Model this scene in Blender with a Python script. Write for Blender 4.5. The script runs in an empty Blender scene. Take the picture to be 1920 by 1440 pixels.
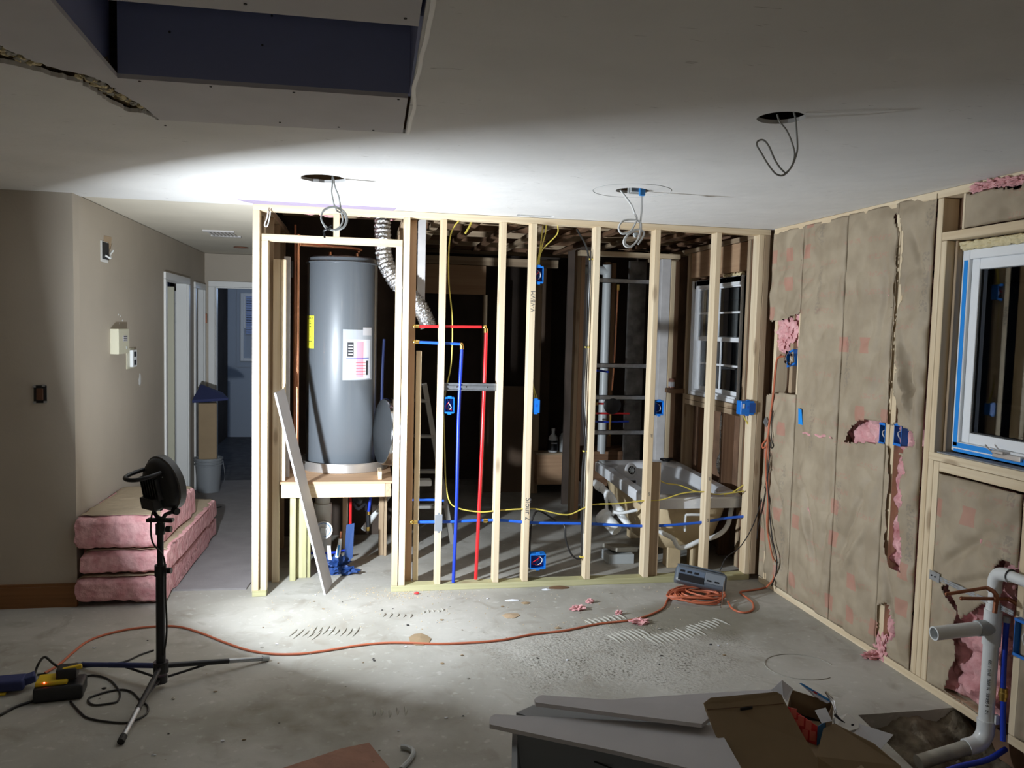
import bpy, bmesh, math, random
from mathutils import Vector, Matrix, noise
from mathutils.geometry import delaunay_2d_cdt
random.seed(7)
R = math.radians
scene = bpy.context.scene
COL = scene.collection
PI = math.pi

# ------------------------------------------------------------------ camera
CAM = Vector((0, 0, 1.7151)); FPX, YAW, PITCH, ROLL = 1506.21, .184158, .0678684, .0249271
fwd = Vector((math.sin(YAW)*math.cos(PITCH), math.cos(YAW)*math.cos(PITCH), -math.sin(PITCH)))
r0 = Vector((math.cos(YAW), -math.sin(YAW), 0)); u0 = r0.cross(fwd)
rgt = r0*math.cos(ROLL)+u0*math.sin(ROLL); upv = -r0*math.sin(ROLL)+u0*math.cos(ROLL)
cd = bpy.data.cameras.new('camera'); cam = bpy.data.objects.new('camera', cd); COL.objects.link(cam)
cd.sensor_width = 36; cd.lens = FPX/1920*36; cd.clip_end = 60; cd.clip_start = .02
cam.matrix_world = Matrix(((rgt.x, upv.x, -fwd.x, CAM.x), (rgt.y, upv.y, -fwd.y, CAM.y), (rgt.z, upv.z, -fwd.z, CAM.z), (0, 0, 0, 1)))
scene.camera = cam
# ------------------------------------------------------------------ world, exposure
scene.view_settings.view_transform = 'Standard'; scene.view_settings.look = 'None'
scene.view_settings.gamma = 1; scene.view_settings.exposure = 0.40; scene.view_settings.use_curve_mapping = False
wd = bpy.data.worlds.new('dusk'); scene.world = wd; wd.use_nodes = True
wd.node_tree.nodes['Background'].inputs[0].default_value = (.15, .22, .42, 1)
wd.node_tree.nodes['Background'].inputs[1].default_value = .06
# ------------------------------------------------------------------ lamps
LN = Vector((.68, .70, .20)).normalized(); LAMP = Vector((-.905, 3.90, .963))
def light(name, kind, loc, energy, color, size=.1, direction=None, spread=None):
    l = bpy.data.lights.new(name, kind); l.energy = energy; l.color = color
    if kind == 'AREA':
        l.shape = 'DISK'; l.size = size
        if spread: l.spread = spread
    else: l.shadow_soft_size = size
    o = bpy.data.objects.new(name, l); COL.objects.link(o); o.location = loc
    if direction: o.rotation_euler = direction.to_track_quat('-Z', 'Y').to_euler()
    return o
flood = light('flood_light', 'AREA', LAMP+LN*.048, 78, (.84, .92, 1.0), .07, LN, R(158))
light('foreground_fill', 'POINT', (-.3, -1.7, 1.15), 12.5, (1.0, .94, .80), .16)  # added fill behind the viewer that lifts the dark foreground
light('bedroom_fill', 'POINT', (-1.1, 10.6, 2.1), 7, (.45, .65, 1.0), .15)  # added fill that brightens the far bedroom wall

def at(px, py, ax, v):      # the point of a plane x=, y= or z=v seen at a spot of the photograph
    d = fwd+rgt*((px-960)/FPX)-upv*((py-720)/FPX); i = 'xyz'.index(ax)
    return CAM+d*((v-CAM[i])/d[i])
H, D, XR = 2.44, 5.144, 2.736
WY = D+.089

# ------------------------------------------------------------------ materials
MATS = {}
def mat(name, col, rough=.6, metal=0, bump=0, bscale=30, var=0, vscale=5, col2=None, emit=None, coat=0, spec=None, detail=4):
    m = bpy.data.materials.new(name); m.use_nodes = True; nt = m.node_tree; N = nt.nodes; L = nt.links
    b = N['Principled BSDF']; b.inputs['Base Color'].default_value = (*col, 1)
    b.inputs['Roughness'].default_value = rough; b.inputs['Metallic'].default_value = metal
    if coat: b.inputs['Coat Weight'].default_value = coat; b.inputs['Coat Roughness'].default_value = .12
    if spec is not None: b.inputs['Specular IOR Level'].default_value = spec
    tc = N.new('ShaderNodeTexCoord')
    if var or col2:
        n = N.new('ShaderNodeTexNoise'); n.inputs['Scale'].default_value = vscale; n.inputs['Detail'].default_value = detail
        L.new(tc.outputs['Object'], n.inputs['Vector'])
        rp = N.new('ShaderNodeValToRGB'); rp.color_ramp.elements[0].position = .32; rp.color_ramp.elements[1].position = .68
        c2 = col2 if col2 else tuple(min(1, c*(1+var)) for c in col); c1 = col if col2 else tuple(c*(1-var) for c in col)
        rp.color_ramp.elements[0].color = (*c1, 1); rp.color_ramp.elements[1].color = (*c2, 1)
        L.new(n.outputs['Fac'], rp.inputs['Fac']); L.new(rp.outputs['Color'], b.inputs['Base Color'])
    if bump:
        n2 = N.new('ShaderNodeTexNoise'); n2.inputs['Scale'].default_value = bscale; n2.inputs['Detail'].default_value = 5
        L.new(tc.outputs['Object'], n2.inputs['Vector'])
        bp = N.new('ShaderNodeBump'); bp.inputs['Strength'].default_value = bump; bp.inputs['Distance'].default_value = .01
        L.new(n2.outputs['Fac'], bp.inputs['Height']); L.new(bp.outputs['Normal'], b.inputs['Normal'])
    if emit:
        b.inputs['Emission Color'].default_value = (*emit[0], 1); b.inputs['Emission Strength'].default_value = emit[1]
    MATS[name] = m; return m
def math_node(nt, op, a, b=None, c=None):
    n = nt.nodes.new('ShaderNodeMath'); n.operation = op
    for i, v in enumerate((a, b, c)):
        if v is None: continue
        if isinstance(v, (int, float)): n.inputs[i].default_value = v
        else: nt.links.new(v, n.inputs[i])
    return n.outputs[0]
def mixc(nt, fac, a, b):
    n = nt.nodes.new('ShaderNodeMix'); n.data_type = 'RGBA'
    for idx, v in ((0, fac), (6, a), (7, b)):
        if isinstance(v, (int, float)): n.inputs[idx].default_value = v
        elif isinstance(v, tuple): n.inputs[idx].default_value = (*v, 1)
        else: nt.links.new(v, n.inputs[idx])
    return n.outputs[2]
def wood(name, c1, c2, axis='z', knot=.5, rough=.7, knotcol=(.16, .08, .035)):
    m = bpy.data.materials.new(name); m.use_nodes = True; nt = m.node_tree; N = nt.nodes; L = nt.links
    b = N['Principled BSDF']; b.inputs['Roughness'].default_value = rough; b.inputs['Specular IOR Level'].default_value = .25
    tc = N.new('ShaderNodeTexCoord'); oi = N.new('ShaderNodeObjectInfo')
    ad = N.new('ShaderNodeVectorMath'); ad.operation = 'ADD'
    sc = N.new('ShaderNodeVectorMath'); sc.operation = 'SCALE'; sc.inputs[3].default_value = 37.
    cx = N.new('ShaderNodeCombineXYZ'); L.new(oi.outputs['Random'], cx.inputs[0]); L.new(oi.outputs['Random'], cx.inputs[1]); L.new(oi.outputs['Random'], cx.inputs[2])
    L.new(cx.outputs[0], sc.inputs[0]); L.new(tc.outputs['Object'], ad.inputs[0]); L.new(sc.outputs[0], ad.inputs[1])
    def mapped(al, ac):
        mp = N.new('ShaderNodeMapping'); s = [ac]*3; s['xyz'.index(axis)] = al; mp.inputs['Scale'].default_value = s
        L.new(ad.outputs[0], mp.inputs['Vector']); return mp.outputs[0]
    n = N.new('ShaderNodeTexNoise'); n.inputs['Scale'].default_value = 1; n.inputs['Detail'].default_value = 6; n.inputs['Distortion'].default_value = .6
    L.new(mapped(1.1, 34), n.inputs['Vector'])
    n2 = N.new('ShaderNodeTexNoise'); n2.inputs['Scale'].default_value = 1; L.new(mapped(.7, 4), n2.inputs['Vector'])
    f = math_node(nt, 'ADD', math_node(nt, 'MULTIPLY', n.outputs['Fac'], .6), math_node(nt, 'MULTIPLY', n2.outputs['Fac'], .5))
    rp = N.new('ShaderNodeValToRGB'); rp.color_ramp.elements[0].position = .42; rp.color_ramp.elements[1].position = .66
    rp.color_ramp.elements[0].color = (*c1, 1); rp.color_ramp.elements[1].color = (*c2, 1); L.new(f, rp.inputs['Fac'])
    v = N.new('ShaderNodeTexVoronoi'); v.inputs['Scale'].default_value = 1; L.new(mapped(2.6, 9), v.inputs['Vector'])
    k = N.new('ShaderNodeMapRange'); k.inputs[1].default_value = .10; k.inputs[2].default_value = .19; k.inputs[3].default_value = knot; k.inputs[4].default_value = 0
    L.new(v.outputs['Distance'], k.inputs[0])
    L.new(mixc(nt, k.outputs[0], rp.outputs[0], knotcol), b.inputs['Base Color'])
    bp = N.new('ShaderNodeBump'); bp.inputs['Strength'].default_value = .12; bp.inputs['Distance'].default_value = .004
    L.new(n.outputs['Fac'], bp.inputs['Height']); L.new(bp.outputs['Normal'], b.inputs['Normal'])
    MATS[name] = m; return m
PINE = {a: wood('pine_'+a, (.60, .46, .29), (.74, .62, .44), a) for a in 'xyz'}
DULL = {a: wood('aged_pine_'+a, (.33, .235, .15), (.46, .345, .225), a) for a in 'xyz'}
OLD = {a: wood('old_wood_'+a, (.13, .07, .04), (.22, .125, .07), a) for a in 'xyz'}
GREENW = {a: wood('treated_wood_'+a, (.38, .36, .19), (.50, .47, .28), a) for a in 'xyz'}
PLY = {a: wood('plywood_'+a, (.44, .27, .16), (.54, .35, .21), a, .15) for a in 'xyz'}
GREYW = mat('grey_painted_board', (.55, .53, .52), .6, var=.1, vscale=9)

WHITE = mat('white_paint', (.80, .80, .78), .45)
VINYL = mat('white_vinyl', (.82, .84, .86), .3)
CEIL = mat('ceiling_paint', (.72, .71, .69), .85, bump=.35, bscale=9, var=.05, vscale=2.2, detail=8)
def scuffs(m):
    nt = m.node_tree; N = nt.nodes; L = nt.links; b = N['Principled BSDF']; tc = N.new('ShaderNodeTexCoord')
    mp = N.new('ShaderNodeMapping'); mp.inputs['Scale'].default_value = (9, 34, 9); L.new(tc.outputs['Object'], mp.inputs['Vector'])
    n = N.new('ShaderNodeTexNoise'); n.inputs['Scale'].default_value = 1; n.inputs['Detail'].default_value = 3; n.inputs['Distortion'].default_value = 1.5; L.new(mp.outputs[0], n.inputs['Vector'])
    r = N.new('ShaderNodeMapRange'); r.inputs[1].default_value = .70; r.inputs[2].default_value = .76; r.inputs[3].default_value = 0; r.inputs[4].default_value = .5; L.new(n.outputs['Fac'], r.inputs[0])
    old = b.inputs['Base Color'].links[0].from_socket; L.new(mixc(nt, r.outputs[0], old, (.22, .20, .18)), b.inputs['Base Color'])
scuffs(CEIL)
HCEIL = mat('hall_ceiling_paint', (.62, .57, .47), .85, var=.04, vscale=3)
GYP = mat('drywall_paper', (.56, .545, .56), .85, var=.03, vscale=6)
MAUVE = mat('mauve_drywall_paper', (.36, .30, .42), .85)
BEIGE = mat('beige_wall_paint', (.47, .41, .335), .75, bump=.08, bscale=60, var=.07, vscale=1.3, detail=6)
BEDWALL = mat('bedroom_wall_paint', (.42, .47, .55), .8)
BLUEWELL = mat('skylight_well_blue', (.24, .27, .44), .8, var=.05, vscale=3)  # dull blue for the walls of the well
CARPET = mat('grey_carpet', (.30, .28, .28), 1, bump=.9, bscale=260, var=.08, vscale=6, detail=10)
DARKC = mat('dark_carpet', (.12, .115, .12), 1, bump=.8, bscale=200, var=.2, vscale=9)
FOAMY = mat('spray_foam', (.72, .62, .38), .9, bump=1, bscale=50)
BASEW = wood('stained_baseboard', (.20, .09, .035), (.30, .14, .06), 'x', .1, .45)
BLUEBOX = mat('blue_box_plastic', (.01, .17, .62), .4)
NAVYBOX = mat('shaded_box_plastic', (.008, .07, .30), .5)  # darker copy of the box blue, recess shade put into the colour
PEXB = mat('blue_pex', (.02, .12, .62), .35)
PEXD = mat('cobalt_pex', (.015, .05, .50), .35)
PEXR = mat('red_pex', (.75, .02, .025), .35)
BRASS = mat('brass', (.75, .52, .15), .3, 1)
COPPER = mat('copper', (.72, .33, .18), .32, 1, var=.18, vscale=12)
OLDCOPPER = mat('dull_copper', (.33, .13, .07), .45, .7)
GALV = mat('galvanised_steel', (.45, .47, .50), .38, .85, var=.12, vscale=30)
ALU = mat('aluminium_sheet', (.52, .50, .48), .38, .8)
FOIL = mat('foil_duct', (.60, .60, .60), .24, 1, bump=1, bscale=75)
TANK = mat('tank_enamel', (.10, .112, .125), .42, .0, coat=.6)
BLACK = mat('black_plastic', (.012, .012, .014), .45)
BLACKM = mat('black_metal_tube', (.02, .02, .024), .35, .3)
RUBBER = mat('black_rubber', (.015, .015, .015), .7)
CABLEK = mat('black_cable', (.014, .013, .013), .5)
CABLEW = mat('white_cable', (.66, .66, .64), .45)
CABLEY = mat('yellow_cable', (.62, .50, .09), .45)
CABLEO = mat('orange_cord', (.50, .135, .065), .5)
CABLEG = mat('grey_cable', (.42, .43, .42), .5)
PVC = mat('white_pvc', (.74, .76, .76), .28)
PVCG = mat('grey_pvc', (.40, .42, .42), .4)
TUBW = mat('white_acrylic', (.66, .67, .69), .16, coat=.3)
TAN = mat('tan_fibreglass', (.56, .44, .27), .6, bump=.3, bscale=25, var=.06, vscale=5)
PAPER = mat('white_paper', (.72, .73, .78), .6)
PINKP = mat('pink_form', (.72, .36, .44), .6)
INK = mat('black_ink', (.03, .03, .035), .7)
DINK = mat('pencil_ink', (.09, .085, .09), .8)
YEL = mat('yellow_label', (.80, .80, .06), .6)
RED = mat('red_print', (.62, .04, .04), .5)
BLUEP = mat('blue_print', (.03, .24, .62), .5)
TAPE = mat('blue_masking_tape', (.005, .27, .80), .65)
CARD = mat('cardboard', (.30, .215, .125), .85, var=.06, vscale=7)
CARDL = mat('light_cardboard', (.42, .31, .20), .85, var=.06, vscale=7)
WAX = mat('red_brown_board', (.30, .15, .10), .8, bump=.4, bscale=30, var=.15, vscale=9)
BINP = mat('grey_bin_plastic', (.24, .255, .27), .45)
RADIO = mat('grey_radio_plastic', (.10, .12, .145), .42)
RADIOL = mat('pale_radio_plastic', (.19, .21, .235), .4)
CHROME = mat('chrome', (.8, .8, .82), .15, 1)
DY = mat('yellow_tool_plastic', (.72, .50, .02), .4)
NAVY = mat('navy_fabric', (.03, .04, .13), .8)
CREAM = mat('cream_plastic', (.66, .63, .48), .45)
DIRT = mat('dug_soil', (.10, .08, .055), 1, bump=1, bscale=30, col2=(.24, .20, .14), vscale=18, detail=10)
ROCK = mat('rubble', (.50, .47, .42), .9, var=.25, vscale=10)
SHEATH = mat('brown_sheathing', (.17, .095, .055), .85, var=.25, vscale=7, bump=.3)
SHEET = mat('mottled_sheet', (.17, .16, .15), .5, bump=.8, bscale=12, var=.5, vscale=9, detail=8)
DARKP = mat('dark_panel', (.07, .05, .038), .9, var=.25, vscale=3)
MORT = mat('mortar', (.35, .335, .29), .9, var=.1, vscale=20)
PINK = mat('pink_fibreglass', (.60, .27, .28), 1, bump=1, bscale=28, col2=(.78, .45, .45), vscale=16, detail=9)
LED = mat('red_led', (.8, .05, .03), .3, emit=((1, .08, .05), 9))
LENS = mat('lit_lens', (.9, .95, 1), .3, emit=((.86, .93, 1.0), 60))
GLASS = bpy.data.materials.new('window_glass'); GLASS.use_nodes = True
_g = GLASS.node_tree; _b = _g.nodes['Principled BSDF']; _b.inputs['Base Color'].default_value = (.9, .93, .95, 1); _b.inputs['Roughness'].default_value = .01
_b.inputs['Transmission Weight'].default_value = 1; _b.inputs['IOR'].default_value = 1.5; _b.inputs['Alpha'].default_value = 1
BULB = mat('fill_bulb_glass', (1, 1, .95), .3, emit=((1, .93, .84), 6))
NIGHT = mat('night_backdrop', (.012, .016, .014), 1, var=.5, vscale=2)

# insulation facing: brown kraft paper with faded red stamps and wrinkles
KRAFT = bpy.data.materials.new('kraft_paper'); KRAFT.use_nodes = True
nt = KRAFT.node_tree; N = nt.nodes; L = nt.links; b = N['Principled BSDF']; b.inputs['Roughness'].default_value = .62; b.inputs['Specular IOR Level'].default_value = .35
tc = N.new('ShaderNodeTexCoord'); ge = N.new('ShaderNodeNewGeometry'); sp = N.new('ShaderNodeSeparateXYZ'); L.new(ge.outputs['Position'], sp.inputs[0])
yy, zz = sp.outputs[1], sp.outputs[2]
def cellmask(cw, ch, thr, lo, hi, lo2, hi2, seed):
    a = math_node(nt, 'ADD', math_node(nt, 'DIVIDE', yy, cw), seed); c = math_node(nt, 'ADD', math_node(nt, 'DIVIDE', zz, ch), seed*1.7)
    cb = N.new('ShaderNodeCombineXYZ'); L.new(math_node(nt, 'FLOOR', a), cb.inputs[0]); L.new(math_node(nt, 'FLOOR', c), cb.inputs[1]); cb.inputs[2].default_value = seed
    wn = N.new('ShaderNodeTexWhiteNoise'); L.new(cb.outputs[0], wn.inputs[0])
    on = math_node(nt, 'GREATER_THAN', wn.outputs[0], thr)
    fa, fc = math_node(nt, 'FRACT', a), math_node(nt, 'FRACT', c)
    for v, l_, h_ in ((fa, lo, hi), (fc, lo2, hi2)):
        on = math_node(nt, 'MULTIPLY', on, math_node(nt, 'MULTIPLY', math_node(nt, 'GREATER_THAN', v, l_), math_node(nt, 'LESS_THAN', v, h_)))
    return on
sq = cellmask(.21, .19, .74, .2, .6, .2, .66, 3.3); tx = cellmask(.24, .095, .55, .1, .85, .35, .65, 8.1); bk = cellmask(.31, .42, .7, .1, .25, .1, .8, 5.7)
nz = N.new('ShaderNodeTexNoise'); nz.inputs['Scale'].default_value = 6; nz.inputs['Detail'].default_value = 8; L.new(ge.outputs['Position'], nz.inputs['Vector'])
rp = N.new('ShaderNodeValToRGB'); rp.color_ramp.elements[0].color = (.315, .252, .175, 1); rp.color_ramp.elements[1].color = (.405, .332, .236, 1); rp.color_ramp.elements[0].position = .35; rp.color_ramp.elements[1].position = .65
L.new(nz.outputs['Fac'], rp.inputs['Fac'])
nf = N.new('ShaderNodeTexNoise'); nf.inputs['Scale'].default_value = 70; nf.inputs['Detail'].default_value = 2; L.new(ge.outputs['Position'], nf.inputs['Vector'])
lett = math_node(nt, 'GREATER_THAN', nf.outputs['Fac'], .52)
c = mixc(nt, math_node(nt, 'MULTIPLY', sq, .42), rp.outputs[0], (.50, .15, .12))
c = mixc(nt, math_node(nt, 'MULTIPLY', math_node(nt, 'MULTIPLY', tx, lett), .22), c, (.50, .17, .14))
c = mixc(nt, math_node(nt, 'MULTIPLY', math_node(nt, 'MULTIPLY', bk, lett), .25), c, (.10, .10, .11))
L.new(c, b.inputs['Base Color'])
wv = N.new('ShaderNodeTexNoise'); wv.noise_type = 'RIDGED_MULTIFRACTAL'; wv.inputs['Scale'].default_value = 1; wv.inputs['Detail'].default_value = 4; wv.inputs['Distortion'].default_value = .9
km = N.new('ShaderNodeMapping'); km.inputs['Scale'].default_value = (5, 7, 3.2); L.new(ge.outputs['Position'], km.inputs['Vector']); L.new(km.outputs[0], wv.inputs['Vector'])
bp = N.new('ShaderNodeBump'); bp.inputs['Strength'].default_value = .45; bp.inputs['Distance'].default_value = .012
L.new(wv.outputs['Fac'], bp.inputs['Height']); L.new(bp.outputs['Normal'], b.inputs['Normal'])

# concrete slab: patchy grey, a pitted rough zone, brown glue stains
CONC = bpy.data.materials.new('concrete_slab'); CONC.use_nodes = True
nt = CONC.node_tree; N = nt.nodes; L = nt.links; b = N['Principled BSDF']; b.inputs['Roughness'].default_value = .8; b.inputs['Specular IOR Level'].default_value = .3
ge = N.new('ShaderNodeNewGeometry'); sp = N.new('ShaderNodeSeparateXYZ'); L.new(ge.outputs['Position'], sp.inputs[0])
def noisef(scale, detail=6, dist=0):
    n = N.new('ShaderNodeTexNoise'); n.inputs['Scale'].default_value = scale; n.inputs['Detail'].default_value = detail; n.inputs['Distortion'].default_value = dist
    L.new(ge.outputs['Position'], n.inputs['Vector']); return n.outputs['Fac']
def ramp(f, p0, p1, c0, c1):
    r = N.new('ShaderNodeValToRGB'); r.color_ramp.elements[0].position = p0; r.color_ramp.elements[1].position = p1
    r.color_ramp.elements[0].color = (*c0, 1); r.color_ramp.elements[1].color = (*c1, 1); L.new(f, r.inputs['Fac']); return r.outputs[0]
def region(cx, cy, rx, ry, soft=.5):
    dx = math_node(nt, 'DIVIDE', math_node(nt, 'SUBTRACT', sp.outputs[0], cx), rx); dy = math_node(nt, 'DIVIDE', math_node(nt, 'SUBTRACT', sp.outputs[1], cy), ry)
    d = math_node(nt, 'SQRT', math_node(nt, 'ADD', math_node(nt, 'MULTIPLY', dx, dx), math_node(nt, 'MULTIPLY', dy, dy)))
    d = math_node(nt, 'ADD', d, math_node(nt, 'MULTIPLY', math_node(nt, 'SUBTRACT', noisef(4, 5), .5), 1.2))
    m_ = N.new('ShaderNodeMapRange'); m_.inputs[1].default_value = 1-soft; m_.inputs[2].default_value = 1; m_.inputs[3].default_value = 1; m_.inputs[4].default_value = 0
    L.new(d, m_.inputs[0]); return m_.outputs[0]
base = ramp(noisef(1.3, 9, .6), .38, .62, (.34, .325, .285), (.47, .455, .415))
base = mixc(nt, ramp(noisef(5, 10, 1.2), .55, .72, (0, 0, 0), (.5, .5, .5)), base, (.24, .21, .165))
base = mixc(nt, ramp(noisef(22, 6), .60, .72, (0, 0, 0), (.45, .45, .45)), base, (.62, .61, .57))
rough = region(1.35, 4.0, .85, .55)
pit = math_node(nt, 'MULTIPLY', ramp(noisef(62, 2), .55, .63, (0, 0, 0), (1, 1, 1)), ramp(noisef(7, 4), .40, .60, (.15, .15, .15), (1, 1, 1)))
base = mixc(nt, math_node(nt, 'MULTIPLY', math_node(nt, 'MULTIPLY', rough, pit), .9), base, (.13, .12, .095))
base = mixc(nt, math_node(nt, 'MULTIPLY', region(-.1, 3.5, .6, .35), math_node(nt, 'MULTIPLY', noisef(9, 6), .9)), base, (.15, .13, .095))
base = mixc(nt, math_node(nt, 'MULTIPLY', region(2.0, 4.45, .62, .34), .8), base, (.205, .19, .145))
L.new(base, b.inputs['Base Color'])
hh = math_node(nt, 'ADD', math_node(nt, 'MULTIPLY', noisef(14, 8), .35), math_node(nt, 'MULTIPLY', math_node(nt, 'MULTIPLY', rough, noisef(60, 3)), 1.0))
bp = N.new('ShaderNodeBump'); bp.inputs['Strength'].default_value = .6; bp.inputs['Distance'].default_value = .012
L.new(hh, bp.inputs['Height']); L.new(bp.outputs['Normal'], b.inputs['Normal'])

# ------------------------------------------------------------------ builders
WLOC = {}
class MB:
    def __init__(s): s.bm = bmesh.new()
    def box(s, x0, x1, y0, y1, z0, z1, bev=0):
        return s.obox(((x0+x1)/2, (y0+y1)/2, (z0+z1)/2), (abs(x1-x0), abs(y1-y0), abs(z1-z0)), None, bev)
    def obox(s, c, size, rot=None, bev=0):
        M4 = Matrix.Translation(c) @ ((rot.to_4x4()) if rot else Matrix.Identity(4)) @ Matrix.Diagonal((*size, 1))
        r = bmesh.ops.create_cube(s.bm, size=1, matrix=M4)
        if bev:
            es = list({e for v in r['verts'] for e in v.link_edges})
            bmesh.ops.bevel(s.bm, geom=es, offset=bev, segments=1 if bev < .004 else 3, affect='EDGES', profile=.6)
        return s
    def prism(s, pts, vec):      # pts a planar outline, thickened by vec
        vs = [s.bm.verts.new(p) for p in pts]; f = s.bm.faces.new(vs)
        ws = [s.bm.verts.new(Vector(p)+Vector(vec)) for p in pts]; s.bm.faces.new(list(reversed(ws)))
        n = len(pts)
        for i in range(n):
            j = (i+1) % n; s.bm.faces.new((vs[j], vs[i], ws[i], ws[j]))
        return s
    def holed(s, outer, holes, z0, z1):
        P2, ed = [], []
        for loop in [outer]+holes:
            n0 = len(P2); P2 += [Vector((p[0], p[1])) for p in loop]; ed += [(n0+i, n0+(i+1) % len(loop)) for i in range(len(loop))]
        vo, _, fo_, *_r = delaunay_2d_cdt(P2, ed, [], 0, 1e-5)
        V = [s.bm.verts.new((p.x, p.y, z0)) for p in vo]; fs = []
        for f in fo_:
            c = sum((vo[i] for i in f), Vector((0, 0)))/len(f)
            if inpoly((c.x, c.y), outer) and not any(inpoly((c.x, c.y), h) for h in holes): fs.append(s.bm.faces.new([V[i] for i in f]))
        for v in list(s.bm.verts):
            if not v.link_faces: s.bm.verts.remove(v)
        e = bmesh.ops.extrude_face_region(s.bm, geom=fs)
        for v in e['geom']:
            if isinstance(v, bmesh.types.BMVert): v.co.z += z1-z0
        return s
    def tube(s, pts, r, seg=8, sub=6, close=False, rf=None):
        pts = [Vector(p) for p in pts]
        if sub > 1 and len(pts) > 2: pts = catmull(pts, sub, close)
        n = len(pts); rings = []; t0 = None; nrm = None
        for i in range(n):
            a = pts[i-1] if (i > 0 or close) else pts[i]; c = pts[(i+1) % n] if (i < n-1 or close) else pts[i]
            t = (c-a); t = t.normalized() if t.length > 1e-9 else Vector((0, 0, 1))
            if nrm is None:
                nrm = t.orthogonal().normalized()
            else:
                nrm = (nrm-t*nrm.dot(t)); nrm = nrm.normalized() if nrm.length > 1e-6 else t.orthogonal().normalized()
            bn = t.cross(nrm); rr = rf(i/(n-1)) if rf else r
            rings.append([s.bm.verts.new(pts[i]+(nrm*math.cos(k*2*PI/seg)+bn*math.sin(k*2*PI/seg))*rr) for k in range(seg)])
        m = n if close else n-1
        for i in range(m):
            A, B = rings[i], rings[(i+1) % n]
            for k in range(seg): s.bm.faces.new((A[k], A[(k+1) % seg], B[(k+1) % seg], B[k]))
        if not close:
            s.bm.faces.new(list(reversed(rings[0]))); s.bm.faces.new(rings[-1])
        return s
    def cyl(s, a, c, r, seg=16): return s.tube([a, c], r, seg, 1)
    def lathe(s, prof, org, axis=(0, 0, 1), seg=32, ax0=None):     # prof: (radius, along)
        q = Vector(axis).normalized(); u = Vector(ax0).normalized() if ax0 else q.orthogonal().normalized(); v = q.cross(u); org = Vector(org); rings = []
        for r, h in prof:
            if r < 1e-6: rings.append([s.bm.verts.new(org+q*h)])
            else: rings.append([s.bm.verts.new(org+q*h+(u*math.cos(k*2*PI/seg)+v*math.sin(k*2*PI/seg))*r) for k in range(seg)])
        for A, B in zip(rings, rings[1:]):
            for k in range(seg):
                k2 = (k+1) % seg
                if len(A) == 1 and len(B) == 1: continue
                if len(A) == 1: s.bm.faces.new((A[0], B[k2], B[k]))
                elif len(B) == 1: s.bm.faces.new((A[k], A[k2], B[0]))
                else: s.bm.faces.new((A[k], A[k2], B[k2], B[k]))
        return s
    def grid(s, fn, nu, nv, keep=None):
        V = {}
        def g(i, j):
            if (i, j) not in V: V[(i, j)] = s.bm.verts.new(fn(i/nu, j/nv))
            return V[(i, j)]
        for i in range(nu):
            for j in range(nv):
                if keep and not keep((i+.5)/nu, (j+.5)/nv): continue
                s.bm.faces.new((g(i, j), g(i+1, j), g(i+1, j+1), g(i, j+1)))
        return s
    def loft(s, rings, cap0=False, cap1=False):
        R_ = [[s.bm.verts.new(p) for p in r] for r in rings]
        for A, B in zip(R_, R_[1:]):
            n = len(A)
            for k in range(n): s.bm.faces.new((A[k], A[(k+1) % n], B[(k+1) % n], B[k]))
        if cap0: s.bm.faces.new(list(reversed(R_[0])))
        if cap1: s.bm.faces.new(R_[-1])
        return s
    def blob(s, c, rad, n=.25, sub=3, seed=0, freq=6):
        r = bmesh.ops.create_icosphere(s.bm, subdivisions=sub, radius=1); c = Vector(c)
        for v in r['verts']:
            d = v.co.copy(); k = 1+n*noise.noise(d*freq*.35+Vector((seed, seed*2.1, 0)))*2
            v.co = c+Vector((d.x*rad[0], d.y*rad[1], d.z*rad[2]))*k
        return s
def catmull(p, sub, close=False):
    out = []; n = len(p); rng = n if close else n-1
    for i in range(rng):
        a = p[(i-1) % n] if close or i > 0 else p[0]*2-p[1]; b_ = p[i]; c_ = p[(i+1) % n]; d_ = p[(i+2) % n] if close or i < n-2 else p[-1]*2-p[-2]
        for k in range(sub):
            t = k/sub; out.append(.5*((2*b_)+(c_-a)*t+(2*a-5*b_+4*c_-d_)*t*t+(3*b_-a-3*c_+d_)*t**3))
    if not close: out.append(p[-1])
    return out
def build(name, m, material, parent=None, smooth=False, origin=None, solid=0):
    bm = m.bm; bmesh.ops.recalc_face_normals(bm, faces=bm.faces)
    if origin is None:
        xs = [v.co.x for v in bm.verts]; ys = [v.co.y for v in bm.verts]; zs = [v.co.z for v in bm.verts]
        origin = Vector(((min(xs)+max(xs))/2, (min(ys)+max(ys))/2, min(zs)))
    origin = Vector(origin)
    for v in bm.verts: v.co -= origin
    me = bpy.data.meshes.new(name); bm.to_mesh(me); bm.free()
    me.materials.append(material)
    if smooth:
        for p in me.polygons: p.use_smooth = True
        try: me.set_sharp_from_angle(angle=R(40))
        except Exception: pass
    o = bpy.data.objects.new(name, me); COL.objects.link(o)
    pw = WLOC[parent.name] if parent else Vector((0, 0, 0))
    o.parent = parent; o.location = origin-pw; WLOC[o.name] = origin
    if solid:
        md = o.modifiers.new('thickness', 'SOLIDIFY'); md.thickness = solid; md.offset = 0
    return o
def tag(o, label, cat, group=None, kind=None):
    o['label'] = label; o['category'] = cat
    if group: o['group'] = group
    if kind: o['kind'] = kind
    return o
def thing(name, loc, label, cat, group=None):
    o = bpy.data.objects.new(name, None); COL.objects.link(o); o.empty_display_size = .05
    o.location = loc; WLOC[o.name] = Vector(loc); return tag(o, label, cat, group)
def struct(name, m, material, **k):
    o = build(name, m, material, **k); o['kind'] = 'structure'; return o
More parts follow.
